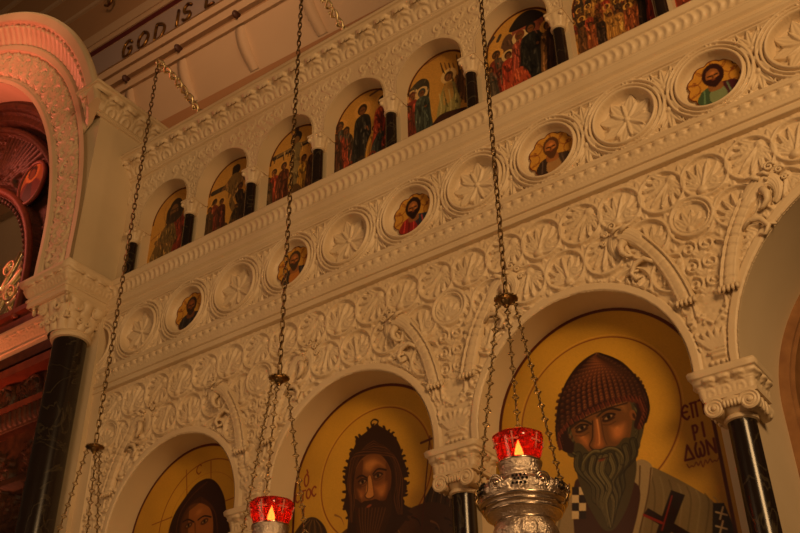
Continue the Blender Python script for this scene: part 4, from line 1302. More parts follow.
# ---- portrait roundels in the frieze
def portrait(x, robe, mantle, hair, hz, beard, label, pale=None, face=(142, 88, 44)):
    cv = Canvas(-.17, .17, -.17, .17, .0035, (190, 136, 50))
    # scallop scribing and tiny letters either side
    for k in range(10):
        a = k * 2 * PI / 10
        cv.ring((.118 * math.cos(a), .118 * math.sin(a)), .042, .006, (108, 52, 20), .55)
    cv.poly([(-.125, -.2), (-.1, -.07), (-.05, -.02), (.05, -.02), (.105, -.05), (.14, -.2)], robe)
    cv.poly([(.0, -.02), (.06, -.02), (.115, -.05), (.145, -.2), (.05, -.2), (.03, -.1)], mantle)
    dk = tuple(int(c * .55) for c in robe); lt = tuple(min(255, int(c * 1.5 + 20)) for c in robe)
    for k in range(5): cv.stroke([(-.06 + k * .03, -.03), (-.07 + k * .035, -.1), (-.09 + k * .045, -.19)], .008, dk if k % 2 else lt, .8)
    if pale: cv.poly([(-.03, -.05), (.03, -.03), (.05, -.12), (.0, -.16), (-.04, -.11)], pale)
    cv.poly([(-.03, .0), (.03, .0), (.035, -.05), (-.03, -.05)], face, alpha=.9)
    cv.ell((0, .052), .050 * hz, .064 * hz, hair); cv.ell((-.003, .045), .036, .050, face); cv.ell((.0, .064), .024, .016, tuple(min(255, int(c * 1.45)) for c in face), 0, .9, soft=.4); cv.ell((-.018, .034), .011, .009, tuple(min(255, int(c * 1.35)) for c in face), 0, .8, soft=.4); cv.ell((.016, .034), .011, .009, tuple(min(255, int(c * 1.35)) for c in face), 0, .8, soft=.4)
    cv.poly([(-.036, .03), (-.012, .026), (.0, .022), (.012, .026), (.032, .03), (.03, -.005), (.0, -.03 * beard), (-.03, -.005)], hair)
    cv.ell((-.001, .018), .01, .004, (120, 54, 32))
    cv.stroke([(-.026, .05), (-.008, .048)], .007, (34, 18, 8)); cv.stroke([(.006, .048), (.024, .05)], .007, (34, 18, 8)); cv.stroke([(-.001, .048), (-.003, .03)], .005, (72, 36, 16))
    for sx in (-1, 1): cv.stroke([(sx * .09, .03), (sx * .105, .035), (sx * .095, .045), (sx * .11, .05)], .006, (110, 48, 20), .8)
    cv.grain(.02)
    lin = cv.lin()
    nr, na = 34, 120
    rr_, aa = np.meshgrid(np.linspace(0, 1, nr), np.linspace(0, 2 * PI, na), indexing='ij')
    edge = .139 + .016 * np.abs(np.sin(aa * 5 + .3)) - .006
    U = rr_ * edge * np.cos(aa); Vv = rr_ * edge * np.sin(aa)
    ii = np.clip(np.round((U + .17) / .0035).astype(int), 0, len(cv.x) - 1); jj = np.clip(np.round((Vv + .17) / .0035).astype(int), 0, len(cv.z) - 1)
    P = np.stack([x + .012 + U, np.full(U.shape, .020), ZM + .002 + Vv], -1)
    colr = lin[ii, jj]
    colr[-2:] = srgb(np.array((96, 44, 18)) / 255.)
    o = grid('portrait_roundel', P, PAINT, None, colors=colr, smooth=False)
    tag(o, label, 'icon', 'painted portrait roundels in the frieze')


PX = [P0 + PP * (k - 5) for k in (1, 3, 5, 7, 9)]
portrait(PX[0], (40, 34, 34), (30, 28, 32), (52, 34, 20), 1.0, 1.1, 'scalloped gold roundel of a man all in black, in the frieze end by the pier', face=(110, 62, 30))
portrait(PX[1], (52, 46, 40), (40, 44, 48), (66, 48, 30), 1.0, 1.3, 'scalloped gold roundel of a dark-robed man holding an orange globe at his chest', pale=(176, 110, 44))
portrait(PX[2], (134, 36, 30), (44, 54, 66), (38, 20, 12), 1.12, 1.3, 'scalloped gold roundel of a dark-haired man in crimson with a blue shoulder')
portrait(PX[3], (54, 40, 32), (66, 50, 38), (88, 54, 28), 1.0, 1.2, 'scalloped gold roundel of a pale-haired man outlined in brown, with an open collar', pale=(160, 120, 72), face=(156, 96, 46))
portrait(PX[4], (62, 84, 58), (70, 30, 38), (48, 22, 20), 1.15, 1.0, 'scalloped gold roundel of a short-bearded man in green, largest and highest of the frieze', pale=(120, 132, 92))

# ================================================================== doorway beyond the right-hand column
g_ = tag(empty('doorway_frame', (-.185, .64, 0)), 'gilded orange arched door frame deep inside the doorway arch', 'door frame')
def arcband(mb, cx, zs, R0, R1, y0, y1, zb, n=48):
    th = np.linspace(0, PI, n)
    inn = [(cx + R0, zb)] + [(cx + R0 * math.cos(t), zs + R0 * math.sin(t)) for t in th] + [(cx - R0, zb)]
    out = [(cx + R1, zb)] + [(cx + R1 * math.cos(t), zs + R1 * math.sin(t)) for t in th] + [(cx - R1, zb)]
    V = []; k = len(inn)
    for P in ([(p, y0) for p in inn], [(p, y0) for p in out], [(p, y1) for p in out], [(p, y1) for p in inn]):
        V += [(p[0], y, p[1]) for p, y in P]
    F = [(a * k + i, a * k + i + 1, ((a + 1) % 4) * k + i + 1, ((a + 1) % 4) * k + i) for a in range(4) for i in range(k - 1)]
    mb.add(V, F)
mb = MB(); arcband(mb, -.185, 3.6, .805, .875, .535, .70, 0); auto_smooth(mb.build('arch_moulding', GILT, g_), 40)
mb = MB(); arcband(mb, -.185, 3.6, .785, .808, .555, .70, 0); auto_smooth(mb.build('inner_bead', GILT, g_), 40)
mb = MB()
arcband(mb, -.185, 3.6, .0, .80, .66, .67, 0, 40)
o = mb.build('doorway_sheet', BACKD)  # plain dark sheet added to stand for the dark opening
tag(o, 'dark brown sheet standing for the dark opening inside the gilded doorway', 'curtain')

# ================================================================== side pier and the great arch of the side chapel
AC = (-8.88, 6.0)
wl = MB().box(-5.9, -5.5, -.4, .17, 5.47, 7.16).box(-5.88, -5.5, -.055, .4, 0, 5.47).build('wall_left', MARB_PLAIN)
tag(wl, 'plain cream marble side pier between the great arch and the icon screen', 'wall', kind='structure')
SA = tag(empty('chapel_arch', (-5.7, -.2, 5.5)), 'great carved arch lit pink by lamps, with scalloped outer moulding, springing from the pier', 'arch')
rb = Relief(0, 6.6, 0, .42, .0085)
rnd = random.Random(8)
k = 0
s0 = .12
while s0 < 6.6:
    sg = 1 if k % 2 else -1
    rb.ring(s0, .21, .095, .012, .03)
    a = PI / 2 * sg
    rb.palmette(s0, .21 - sg * .07, a, .15, .034, 7, 1.2, .17)
    for q in range(3):
        for t_ in (-1, 1):
            rb.leaf(s0 + .115, .21 + t_ * .02, t_ * PI / 2 + (q - 1) * .6, .13, .03, .03)
    rb.spiral(s0 + .115, .1, .03, .02); rb.spiral(s0 + .115, .32, .03, .02)
    s0 += .23; k += 1
rb.H[:, rb.z < .045] = .03; rb.H[:, (rb.z > .05) & (rb.z < .075)] = .02; rb.H[:, rb.z > .365] = .035
SL = .30
def arcpt(s):
    """distance along the arch -> (point at radius R), straight up to the springing then round"""
    return np.where(s < SL, 0.0, (s - SL) / 3.2)
S_, Z_ = np.meshgrid(rb.x, rb.z, indexing='ij')
th = arcpt(S_); Rr = 2.98 + Z_
PXa = AC[0] + Rr * np.cos(th); PZa = np.where(S_ < SL, 5.70 + S_, AC[1] + Rr * np.sin(th))
grid('relief_band', np.stack([PXa, -.405 - rb.H, PZa], -1), MARB, SA)
tl = np.concatenate([[0], np.linspace(0, 1.97, 60)]); zz0 = np.concatenate([[5.69 - 6.0], np.zeros(60)])
P = np.array([[(AC[0] + 2.98 * math.cos(t), y, AC[1] + 2.98 * math.sin(t) + z) for y in (-.43, -.40, -.2, .06)] for t, z in zip(tl, zz0)])
grid('soffit', P, MARB_PLAIN, SA)
mbx = MB()
V = []; tt = np.linspace(.18, 1.97, 60)
V = [(AC[0] + R * math.cos(t), y, AC[1] + R * math.sin(t)) for t in tt for R, y in ((2.98, .06), (3.30, .06), (3.30, -.4))]
F = []
for i in range(59):
    for a in range(2): F.append((i * 3 + a, i * 3 + a + 1, (i + 1) * 3 + a + 1, (i + 1) * 3 + a))
mbx.add(V, F); mbx.build('arch_back', MARB_PLAIN, SA, True)
prof = [(3.33, -.40), (3.345, -.435), (3.40, -.44), (3.412, -.42), (3.43, -.42), (3.47, -.435), (3.54, -.475), (3.58, -.51), (3.59, -.545), (3.605, -.565), (3.69, -.57), (3.71, -.555), (3.712, -.52), (3.5, -.43)]
pr_ = np.array(prof); pl = np.hypot(*np.diff(pr_, axis=0).T); cl = np.concatenate([[0], np.cumsum(pl)])
tq = np.unique(np.concatenate([np.linspace(0, cl[-2], 42), [cl[-1]]])); rq = np.interp(tq, cl, pr_[:, 0]); yq = np.interp(tq, cl, pr_[:, 1])
ths = np.linspace(.315, 1.97, 520)
zone0, zone1 = cl[4], cl[8]
TH, TT = np.meshgrid(ths, tq, indexing='ij'); sarc = TH * 3.5
u = np.clip((TT - zone0) / (zone1 - zone0), 0, 1); ins = (TT > zone0) & (TT < zone1)
x = np.abs(((sarc / .125) % 1) - .5) * 2
tongue = np.sqrt(np.clip(1 - (x / .78) ** 2, 0, 1)) * (u < .86) * (.35 + .75 * u)
H = np.where(ins, .045 * tongue - .05 * np.exp(-((u - .90) / .07) ** 2) * (x < .62), 0)
RQ = rq[None] + 0 * TH - H * .5; YQ = yq[None] + 0 * TH - H * .8
P = np.stack([AC[0] + RQ * np.cos(TH), YQ, AC[1] + RQ * np.sin(TH)], -1)
grid('scalloped_moulding', P, MARB, SA)
MB().add(P[0], [tuple(range(P.shape[1]))]).build('moulding_end', MARB, SA)
IMP = [(0, 5.472), (.012, 5.476), (.012, 5.52), (.022, 5.523), (.022, 5.54), (.008, 5.545), (.05, 5.64), (.062, 5.645), (.072, 5.672), (.072, 5.698), (-.1, 5.698)]
sweep('impost', [(-5.5, .01), (-5.5, -.4), (-5.93, -.4), (-5.93, .02)], IMP, MARB, SA, fn=acanthus(.105, .010, .27, .50))
SIDEC = [(0, 7.13), (.02, 7.135), (.02, 7.15), (.03, 7.153), (.03, 7.165), (.015, 7.17), (.03, 7.20), (.055, 7.245), (.10, 7.29), (.118, 7.295), (.135, 7.31), (.15, 7.313), (.15, 7.335), (-.38, 7.337)]
sweep('side_cornice', [(-5.5, .19), (-5.5, -.44), (-5.62, -.44)], SIDEC, MARB, SA, fn=acanthus(.15, .022, .09, .30))
sweep('chapel_beam', [(-5.92, -.01), (-8.9, -.01)], [(o, z - .0) for o, z in IMP], MARB, SA, fn=acanthus(.105, .010, .27, .50))

g_ = tag(empty('pier_column', (-5.67, -.17, 0)), 'tall black veined marble column with carved basket capital under the pier', 'column')
mb = MB(); shaft(mb, -5.67, -.17, .3, 5.222, .124, 48, .97); auto_smooth(mb.build('shaft', DARKM, g_))
mb = MB().lathe([(.19, 0), (.19, .12), (.16, .14), (.175, .2), (.15, .26), (.126, .3)], (-5.67, -.17), 40); auto_smooth(mb.build('base', MARB_PLAIN, g_))
mb = MB(); mb.lathe([(.12, 5.195), (.138, 5.20), (.147, 5.218), (.14, 5.236), (.15, 5.243), (.0, 5.244)], (-5.67, -.17), 48)
capital_loft(mb, -5.685, -.185, 5.238, 5.475, .145, .20, 120, 30, 12, .16)
for cx_, cy_ in ((-5.49, -.39), (-5.89, -.39), (-5.49, .0)):
    a = np.linspace(0, 3 * PI, 24); rr3 = .035 * (1 - a / (3.6 * PI))
    mb.tube(np.stack([cx_ - .012 * np.sign(cx_ + 5.69) + .707 * rr3 * np.cos(a), cy_ + .01 - .707 * rr3 * np.cos(a), 5.435 + rr3 * np.sin(a)], 1), .010, 6)
def facespiral(X0, Y0, ux, uy, z, r, sgn):
    a = np.linspace(0, 2.6 * PI, 26); rr3 = r * (1 - a / (3.2 * PI))
    mb.tube(np.stack([X0 + ux * sgn * rr3 * np.cos(a), Y0 + uy * sgn * rr3 * np.cos(a), z + rr3 * np.sin(a)], 1), .010, 6)
for sgn in (-1, 1):
    facespiral(-5.69 + sgn * .085, -.375, 1, 0, 5.405, .05, sgn); facespiral(-5.505, -.19 + sgn * .085, 0, 1, 5.405, .05, sgn)
    for q in range(3):
        facespiral(-5.69 + sgn * (.03 + .05 * q), -.352 + .012 * q, 1, 0, 5.315 + .01 * q, .03, -sgn); facespiral(-5.527 - .008 * q, -.19 + sgn * (.03 + .045 * q), 0, 1, 5.315 + .01 * q, .03, -sgn)
auto_smooth(mb.build('capital', MARB, g_), 45)

# ---- carved wooden screen of the side chapel
WS = tag(empty('wooden_screen', (-7.2, .1, 0)), 'dark red-brown carved wooden chapel screen behind the great arch', 'wooden screen')
wr = Relief(-8.95, -5.88, 5.70, 8.99, .011)
OC, OR = (-8.23, 6.15), 1.50
XX, ZZ = np.meshgrid(wr.x, wr.z, indexing='ij')
rnd = random.Random(4)
for k in range(150):
    x, z = rnd.uniform(-8.9, -5.9), rnd.uniform(5.8, 8.4)
    d = math.hypot(x - OC[0], z - OC[1])
    if d < OR + .2 or math.hypot(x - AC[0], z - AC[1]) > 2.75 or math.hypot(x + 6.93, z - 7.36) < .33: continue
    a = rnd.uniform(0, 2 * PI)
    wr.spiral(x, z, .11, .05, a, 1.4, rnd.choice((-1, 1)), w=.02)
    wr.palmette(x, z, a, .17, .06, 5, 1.1, .2)
    wr.leaf(x, z, a + 2.2, .2, .05, .05)
for k in range(11):                                            # ribbed shell under the crown
    a = .12 + k * .12
    wr.stroke([(-7.75 + .25 * math.cos(a), 7.62 + .25 * math.sin(a)), (-7.75 + 1.0 * math.cos(a), 7.62 + .95 * math.sin(a))], .035, .07, (.6, 1.5))
d = np.hypot(XX - AC[0], ZZ - AC[1])
wr.H = np.where((d > 2.62) & (d < 2.70), .10, wr.H); wr.H = np.where((d > 2.70) & (d < 2.76), .0, wr.H); wr.H = np.where((d > 2.76) & (d < 2.84), .12, wr.H); wr.H = np.where(d >= 2.84, .15, wr.H)
d = np.hypot(XX - OC[0], np.maximum(ZZ - OC[1], 0))
wr.H = np.where((d > OR) & (d < OR + .11), .09, wr.H); wr.H = np.where((d >= OR + .11) & (d < OR + .15), .0, wr.H)
P_ = np.stack([XX, .06 - wr.H, ZZ], -1)
dm = (d[1:, 1:] + d[:-1, :-1]) / 2
dA = np.hypot(XX - AC[0], np.maximum(ZZ - AC[1], 0)); dmA = (dA[1:, 1:] + dA[:-1, :-1]) / 2
grid('carved_panel', P_, WOOD, WS, mask=(dm > OR) & (dmA < 2.99), flip=True)
mb = MB(); tq = np.linspace(-.2, 2.2, 90)
pts = [(OC[0] + (OR + .06) * math.cos(t), -.035, OC[1] + (OR + .06) * math.sin(t)) for t in tq if OC[1] + OR * math.sin(t) > 5.85]
mb.tube(pts, .04, 8); mb.build('opening_rim', WOODR, WS, True)
mb = MB()
for k in range(46):
    t = -.15 + k * .052
    if OC[1] + OR * math.sin(t) > 5.9: mb.ball((OC[0] + (OR - .015) * math.cos(t), -.01, OC[1] + (OR - .015) * math.sin(t)), .034, n=8, m=5)
mb.build('beaded_edge', WOOD, WS, True)
mb = MB(); tq = np.linspace(.12, 2.0, 60)
mb.tube([(AC[0] + 2.90 * math.cos(t), -.09, AC[1] + 2.90 * math.sin(t)) for t in tq], .045, 8); mb.tube([(AC[0] + 2.66 * math.cos(t), -.05, AC[1] + 2.66 * math.sin(t)) for t in tq], .035, 8)
mb.build('crown_moulding', WOOD, WS, True)
MB().box(-9, -5.95, -.05, .1, 5.70, 5.80).box(-9, -5.95, -.03, .1, 5.80, 5.86).box(-9, -5.95, -.07, .1, 5.86, 5.91).build('base_rail', WOODR, WS)
# lower part under the stone beam
MB().box(-9, -5.6, -.03, .1, 5.38, 5.472).box(-9, -5.6, .0, .1, 5.33, 5.38).build('upper_rail', WOOD, WS)
MB().box(-9, -5.6, -.06, .1, 5.255, 5.33).build('red_rail', WOODR, WS)
wr = Relief(-8.5, -5.6, 4.98, 5.26, .009)
x = -8.4
k = 0
while x < -5.6:
    wr.ring(x, 5.12, .115, .014, .045)
    wr.palmette(x - .03, 5.06, PI / 2 + (.5 if k % 2 else -.4), .17, .06, 7, 1.3, .2); wr.leaf(x + .17, 5.12, PI / 2, .11, .04, .05); wr.leaf(x + .17, 5.12, -PI / 2, .11, .04, .05)
    x += .34; k += 1
XX, ZZ = np.meshgrid(wr.x, wr.z, indexing='ij')
grid('vine_frieze', np.stack([XX, .06 - wr.H, ZZ], -1), WOOD, WS, flip=True)
MB().box(-9, -5.6, -.05, .1, 4.93, 4.985).build('red_rail', WOODR, WS)
strip_x('dentil_rail', -8.5, -5.6, [(-.08, 4.78), (.0, 4.79), (.03, 4.86), (.04, 4.93), (-.08, 4.93)], WOOD, WS, fn=beadrow(.06, .02, .3, .75))
wr = Relief(-8.5, -5.6, 3.2, 4.80, .012)
rnd = random.Random(14)
for k in range(170):
    x, z = rnd.uniform(-8.4, -5.7), rnd.uniform(3.3, 4.72)
    a = rnd.uniform(0, 6.3)
    wr.spiral(x, z, .1, .05, a, 1.4, rnd.choice((-1, 1)), w=.02); wr.palmette(x, z, a, .15, .06, 5, 1.2, .2)
for z in (4.35, 4.0, 3.6): wr.H[:, (wr.z > z - .03) & (wr.z < z + .03)] = .08
XX, ZZ = np.meshgrid(wr.x, wr.z, indexing='ij')
grid('lower_panel', np.stack([XX, .07 - wr.H, ZZ], -1), WOOD, WS, flip=True)
MB().box(-5.98, -5.9, -.06, .06, 0, 4.95).build('red_post', WOODR, WS)
MB().box(-9, -5.6, .0, .12, 0, 3.25).build('base_panel', WOOD, WS)
# little oval icon on it
cv = Canvas(-.27, .27, -.31, .31, .009, (150, 92, 40))
cv.tf = lambda p: p
cv.poly([(-.2, -.3), (-.14, -.02), (-.02, .06), (.1, .0), (.18, -.12), (.2, -.3)], (96, 40, 28)); cv.poly([(-.1, -.3), (-.1, -.05), (-.02, .03), (.02, -.1), (.04, -.3)], (54, 36, 34))
cv.ell((-.02, .13), .1, .115, (190, 124, 56)); cv.ell((-.02, .13), .062, .08, (52, 28, 16)); cv.ell((-.02, .115), .042, .058, (118, 68, 36))
lin = cv.lin(); nr, na = 22, 60
rr_, aa = np.meshgrid(np.linspace(0, 1, nr), np.linspace(0, 2 * PI, na), indexing='ij')
U, Vv = rr_ * .17 * np.cos(aa), rr_ * .22 * np.sin(aa)
ii = np.round((U + .27) / .009).astype(int); jj = np.round((Vv + .31) / .009).astype(int)
OI = tag(empty('oval_icon', (-6.93, -.03, 7.36)), 'small oval gold icon mounted on the carved wooden chapel screen', 'icon')
grid('painting', np.stack([-6.93 + U, np.full(U.shape, -.035), 7.36 + Vv], -1), PAINT, OI, colors=lin[ii, jj], smooth=False)
a = np.linspace(0, 2 * PI, 48, endpoint=False)
MB().tube(np.stack([-6.93 + .18 * np.cos(a), np.full(48, -.03), 7.36 + .23 * np.sin(a)], 1), .022, 8, closed=True).build('frame', WOODR, OI, True)

g_ = tag(empty('brass_lattice', (-7.1, .15, 5.91)), 'bright gold openwork lattice finial standing in the chapel screen opening', 'ornament')
mb = MB(); 
bx0, bz0 = -7.55, 5.91
for k in range(5):
    mb.tube([(bx0 + .16 * k, .12, 5.91), (bx0 + .16 * k + .45, .12, 6.75 + .05 * k)], .016, 6)
    mb.tube([(bx0 + .16 * k + .35, .12, 5.91), (bx0 + .16 * k - .1, .12, 6.45)], .014, 6)
mb.tube([(bx0 - .15, .12, 6.0), (-6.72, .12, 6.75)], .024, 8); mb.tube([(bx0 + .1, .12, 5.95), (-6.68, .12, 6.45)], .022, 8)
mb.build('openwork', BRASS, g_, True)
for k, (x, z) in enumerate([(-7.36, 6.05), (-7.1, 6.3), (-6.9, 6.55), (-7.4, 6.42), (-7.2, 6.6)]):
    a = np.linspace(0, 2 * PI, 16, endpoint=False); mb = MB()
    mb.tube(np.stack([x + .07 * np.cos(a), np.full(16, .1), z + .07 * np.sin(a)], 1), .013, 6, closed=True); mb.ball((x, .1, z), .025)
    mb.build('rosette', BRASS, g_, True)
wb = MB().box(-12, -6.7, 1.6, 1.7, 0, 8.5).build('wall_back', CREAMW)
tag(wb, 'cream back wall of the side chapel glimpsed through the wooden screen', 'wall', kind='structure')

# ================================================================== vaulted ceiling beyond the screen
D = np.array([-0.98636508, 0.06955965, 0.14914888]); D /= np.linalg.norm(D)
O0 = np.array([-8.902, 2.0, 11.407])
ZR = lambda row: (77 - row) * .0220
CE = tag(empty('ceiling', tuple(O0)), 'cream and brown moulded church ceiling with an inscription band', 'ceiling', kind='structure')
def cband(name, r0, r1, o0, o1, m, n=1):
    pts = []
    for o, rr4 in ((o0, r0), (o1, r1)):
        pts.append((o, ZR(rr4)))
    P = np.array([[O0 + D * t + np.array([0, -o, b]) for o, b in pts] for t in np.linspace(-14, 9, 24)])
    grid(name, P, m, CE, smooth=False)
BANDS = [('low_wall', 420, 152, 0, 0, CEILM), ('ochre_band', 152, 137, .10, .02, CEILO), ('panel_band', 137, 105, .0, .16, CEILM),
         ('moulding', 105, 101, .20, .22, CEILM), ('moulding', 101, 98, .19, .20, CEILB), ('moulding', 98, 93, .26, .28, CEILM), ('moulding', 93, 90.5, .24, .25, CEILB),
         ('moulding', 90.5, 86, .29, .31, CEILM), ('moulding', 86, 83.5, .27, .28, CEILB), ('moulding', 83.5, 77, .30, .20, CEILM), ('frieze_band', 77, 44, .05, .05, CEILG), ('red_stripe', 44, 39, .06, .06, CEILR),
         ('moulding', 39, 36, .08, .10, CEILM), ('moulding', 36, 28, .12, .14, CEILM), ('vault_band', 28, 6.5, .14, .24, CEILB), ('moulding', 6.5, 3, .28, .28, CEILM), ('vault_band', 3, -14, .26, .36, CEILB),
         ('moulding', -14, -18, .40, .40, CEILM), ('vault_band', -18, -40, .38, .5, CEILB), ('moulding', -40, -45, .54, .54, CEILM), ('vault_band', -45, -170, .5, 1.4, CEILB)]
prev = None
for b in BANDS:
    cband(*b)
    if prev is not None and abs(prev[4] - b[3]) > .001:          # little soffit between bands
        P = np.array([[O0 + D * t + np.array([0, -o, ZR(b[1])]) for o in (prev[4], b[3])] for t in np.linspace(-14, 9, 24)])
        grid('moulding', P, CEILM, CE, smooth=False)
    prev = b
for k in range(-5, 9):                                          # curved consoles between the coffers, each with a small boss above
    t0 = -1.30 - .98 * k if False else 1.18 - 1.075 * (k + 1) + .4
    base = O0 + D * t0
    mb = MB(); n = 14; V = []
    for i in range(n):
        a = i / (n - 1); row = 135 - 29 * a
        o = .02 + .16 * a + .045 * math.sin(PI * a); w = .07
        sh = -.16 * (1 - a) ** 1.5
        for sg in (-1, 1):
            for oo in (0, o): 
                p = base + D * (sg * w + sh) + np.array([0, -oo, ZR(row)]); V.append(tuple(p))
    F = []
    for i in range(n - 1):
        q = i * 4; F += [(q + 1, q + 3, q + 7, q + 5), (q, q + 1, q + 5, q + 4), (q + 3, q + 2, q + 6, q + 7)]
    mb.add(V, F); mb.build('console', CEILM, CE, True)
    bp = base + np.array([0, -.25, ZR(99.5)])
    mb = MB().ball(tuple(bp), .035, .06, .055, 10, 6).tube([bp + (0, .1, .05), bp + (0, -.02, 0)], .03, 8)
    mb.build('boss', BROWN, CE, True)

LT = {'G': [[(.95, .8), (.6, 1), (.2, .85), (.05, .5), (.2, .12), (.6, 0), (.95, .2), (.95, .48), (.6, .48)]],
      'O': [[(.5, 1), (.15, .8), (.03, .5), (.15, .2), (.5, 0), (.85, .2), (.97, .5), (.85, .8), (.5, 1)]],
      'D': [[(.1, 0), (.1, 1), (.55, .97), (.92, .72), (.95, .4), (.7, .08), (.1, 0)]],
      'I': [[(.5, 0), (.5, 1)]],
      'S': [[(.9, .85), (.5, 1), (.12, .82), (.2, .58), (.8, .42), (.9, .18), (.5, 0), (.08, .15)]],
      'L': [[(.1, 1), (.1, 0), (.9, 0)]], 'V': [[(.05, 1), (.5, 0), (.95, 1)]], 'E': [[(.9, 1), (.1, 1), (.1, 0), (.9, 0)], [(.1, .52), (.7, .52)]]}
INS = tag(empty('ceiling_inscription', tuple(O0)), 'raised gilded letters reading GOD IS LOVE along the grey ceiling band', 'lettering')
def letter(ch, px, py, h, w, yy=1.93, parent=INS):
    d = FW + RT * (px - 400) / FPX - UP * (py - 266.5) / FPX
    nrm = np.cross(D, (0, 0, 1.0)); q0 = O0 + np.array([0, yy - 2.0, 0])
    b = CAM + d * (((q0 - CAM) @ nrm) / (d @ nrm)); mb = MB()
    for st in LT[ch]:
        S = np.array(st, float)
        if len(S) > 4: S = Canvas.spline(S, False, 4)
        mb.tube([b - D * (p[0] * w) + np.array([0, 0, p[1] * h]) for p in S], .021, 6)
    return mb.build('letter', LETT, parent, True)
for ch, px, py, w in (('G', 121.5, 59, .20), ('O', 136.5, 50.5, .23), ('D', 153, 42.5, .22), ('I', 172.5, 28.5, .16), ('S', 181.5, 22.5, .18), ('L', 204.5, 8, .20), ('O', 219, -.5, .23), ('V', 235, -6, .24), ('E', 251, -14, .2)):
    letter(ch, px, py, .30, w)
UP2 = tag(empty('upper_inscription', tuple(O0)), 'upper row of dark raised letters at the very top edge of the ceiling', 'lettering')
letter('S', 104, 8, .30, .2, 1.70, UP2); letter('O', -4, 6, .3, .26, 1.6, UP2)

# ================================================================== hanging lamps
def chain(mb, p0, p1, pitch=.042, r=.0042, wid=.011, twist0=0.0):
    p0, p1 = np.array(p0, float), np.array(p1, float)
    L = np.linalg.norm(p1 - p0); n = max(1, int(round(L / pitch))); d = (p1 - p0) / L
    a = np.cross(d, (0, 1.0, 0)) if abs(d[1]) < .9 else np.cross(d, (1.0, 0, 0)); a /= np.linalg.norm(a); b = np.cross(d, a)
    hl = L / n * .62
    for i in range(n):
        c = p0 + d * (i + .5) * L / n
        t = (i % 2) * PI / 2 + .5 + twist0
        e = math.cos(t) * a + math.sin(t) * b
        an = np.linspace(0, 2 * PI, 12, endpoint=False)
        sx = np.sign(np.cos(an)) * np.abs(np.cos(an)) ** .6; sy = np.sign(np.sin(an)) * np.abs(np.sin(an)) ** .8
        mb.tube([c + d * hl * y_ + e * wid * x_ for x_, y_ in zip(sx, sy)], r, 5, closed=True)


def fancy_chain(mb, p0, p1, r=.0028):
    """fine chain with little pierced four-lobed links"""
    p0, p1 = np.array(p0, float), np.array(p1, float)
    L = np.linalg.norm(p1 - p0); n = int(L / .062); d = (p1 - p0) / L
    a = np.cross(d, (.8, -.58, 0)); a /= np.linalg.norm(a)
    for i in range(n):
        c = p0 + d * (i + .5) * L / n
        an = np.linspace(0, 2 * PI, 16, endpoint=False)
        rr4 = .0105 + .0045 * np.cos(4 * an)
        mb.tube([c + d * q * math.sin(t) * 1.25 + a * q * math.cos(t) for q, t in zip(rr4, an)], .0036, 5, closed=True)
        e0, e1 = c + d * .015, c + d * (L / n - .015)
        mb.tube([e0, (e0 + e1) / 2 + a * .003, e1], .004, 5)
        mb.ball(tuple((e0 + e1) / 2), .0062, n=6, m=4)


SIL_PROF = [(.070, 3.228), (.086, 3.222), (.090, 3.212), (.082, 3.205), (.080, 3.185), (.084, 3.172), (.076, 3.158), (.078, 3.150), (.095, 3.142), (.128, 3.132), (.160, 3.118), (.176, 3.104), (.183, 3.088), (.180, 3.072), (.172, 3.055), (.170, 3.044), (.158, 3.036), (.160, 3.028), (.148, 3.020), (.150, 3.010), (.143, 3.002), (.130, 2.990), (.122, 2.978), (.114, 2.968), (.122, 2.952), (.127, 2.93), (.122, 2.90), (.108, 2.868), (.086, 2.84), (.058, 2.815), (.034, 2.80), (.026, 2.785), (.034, 2.772), (.026, 2.757), (.010, 2.745), (.001, 2.735)]


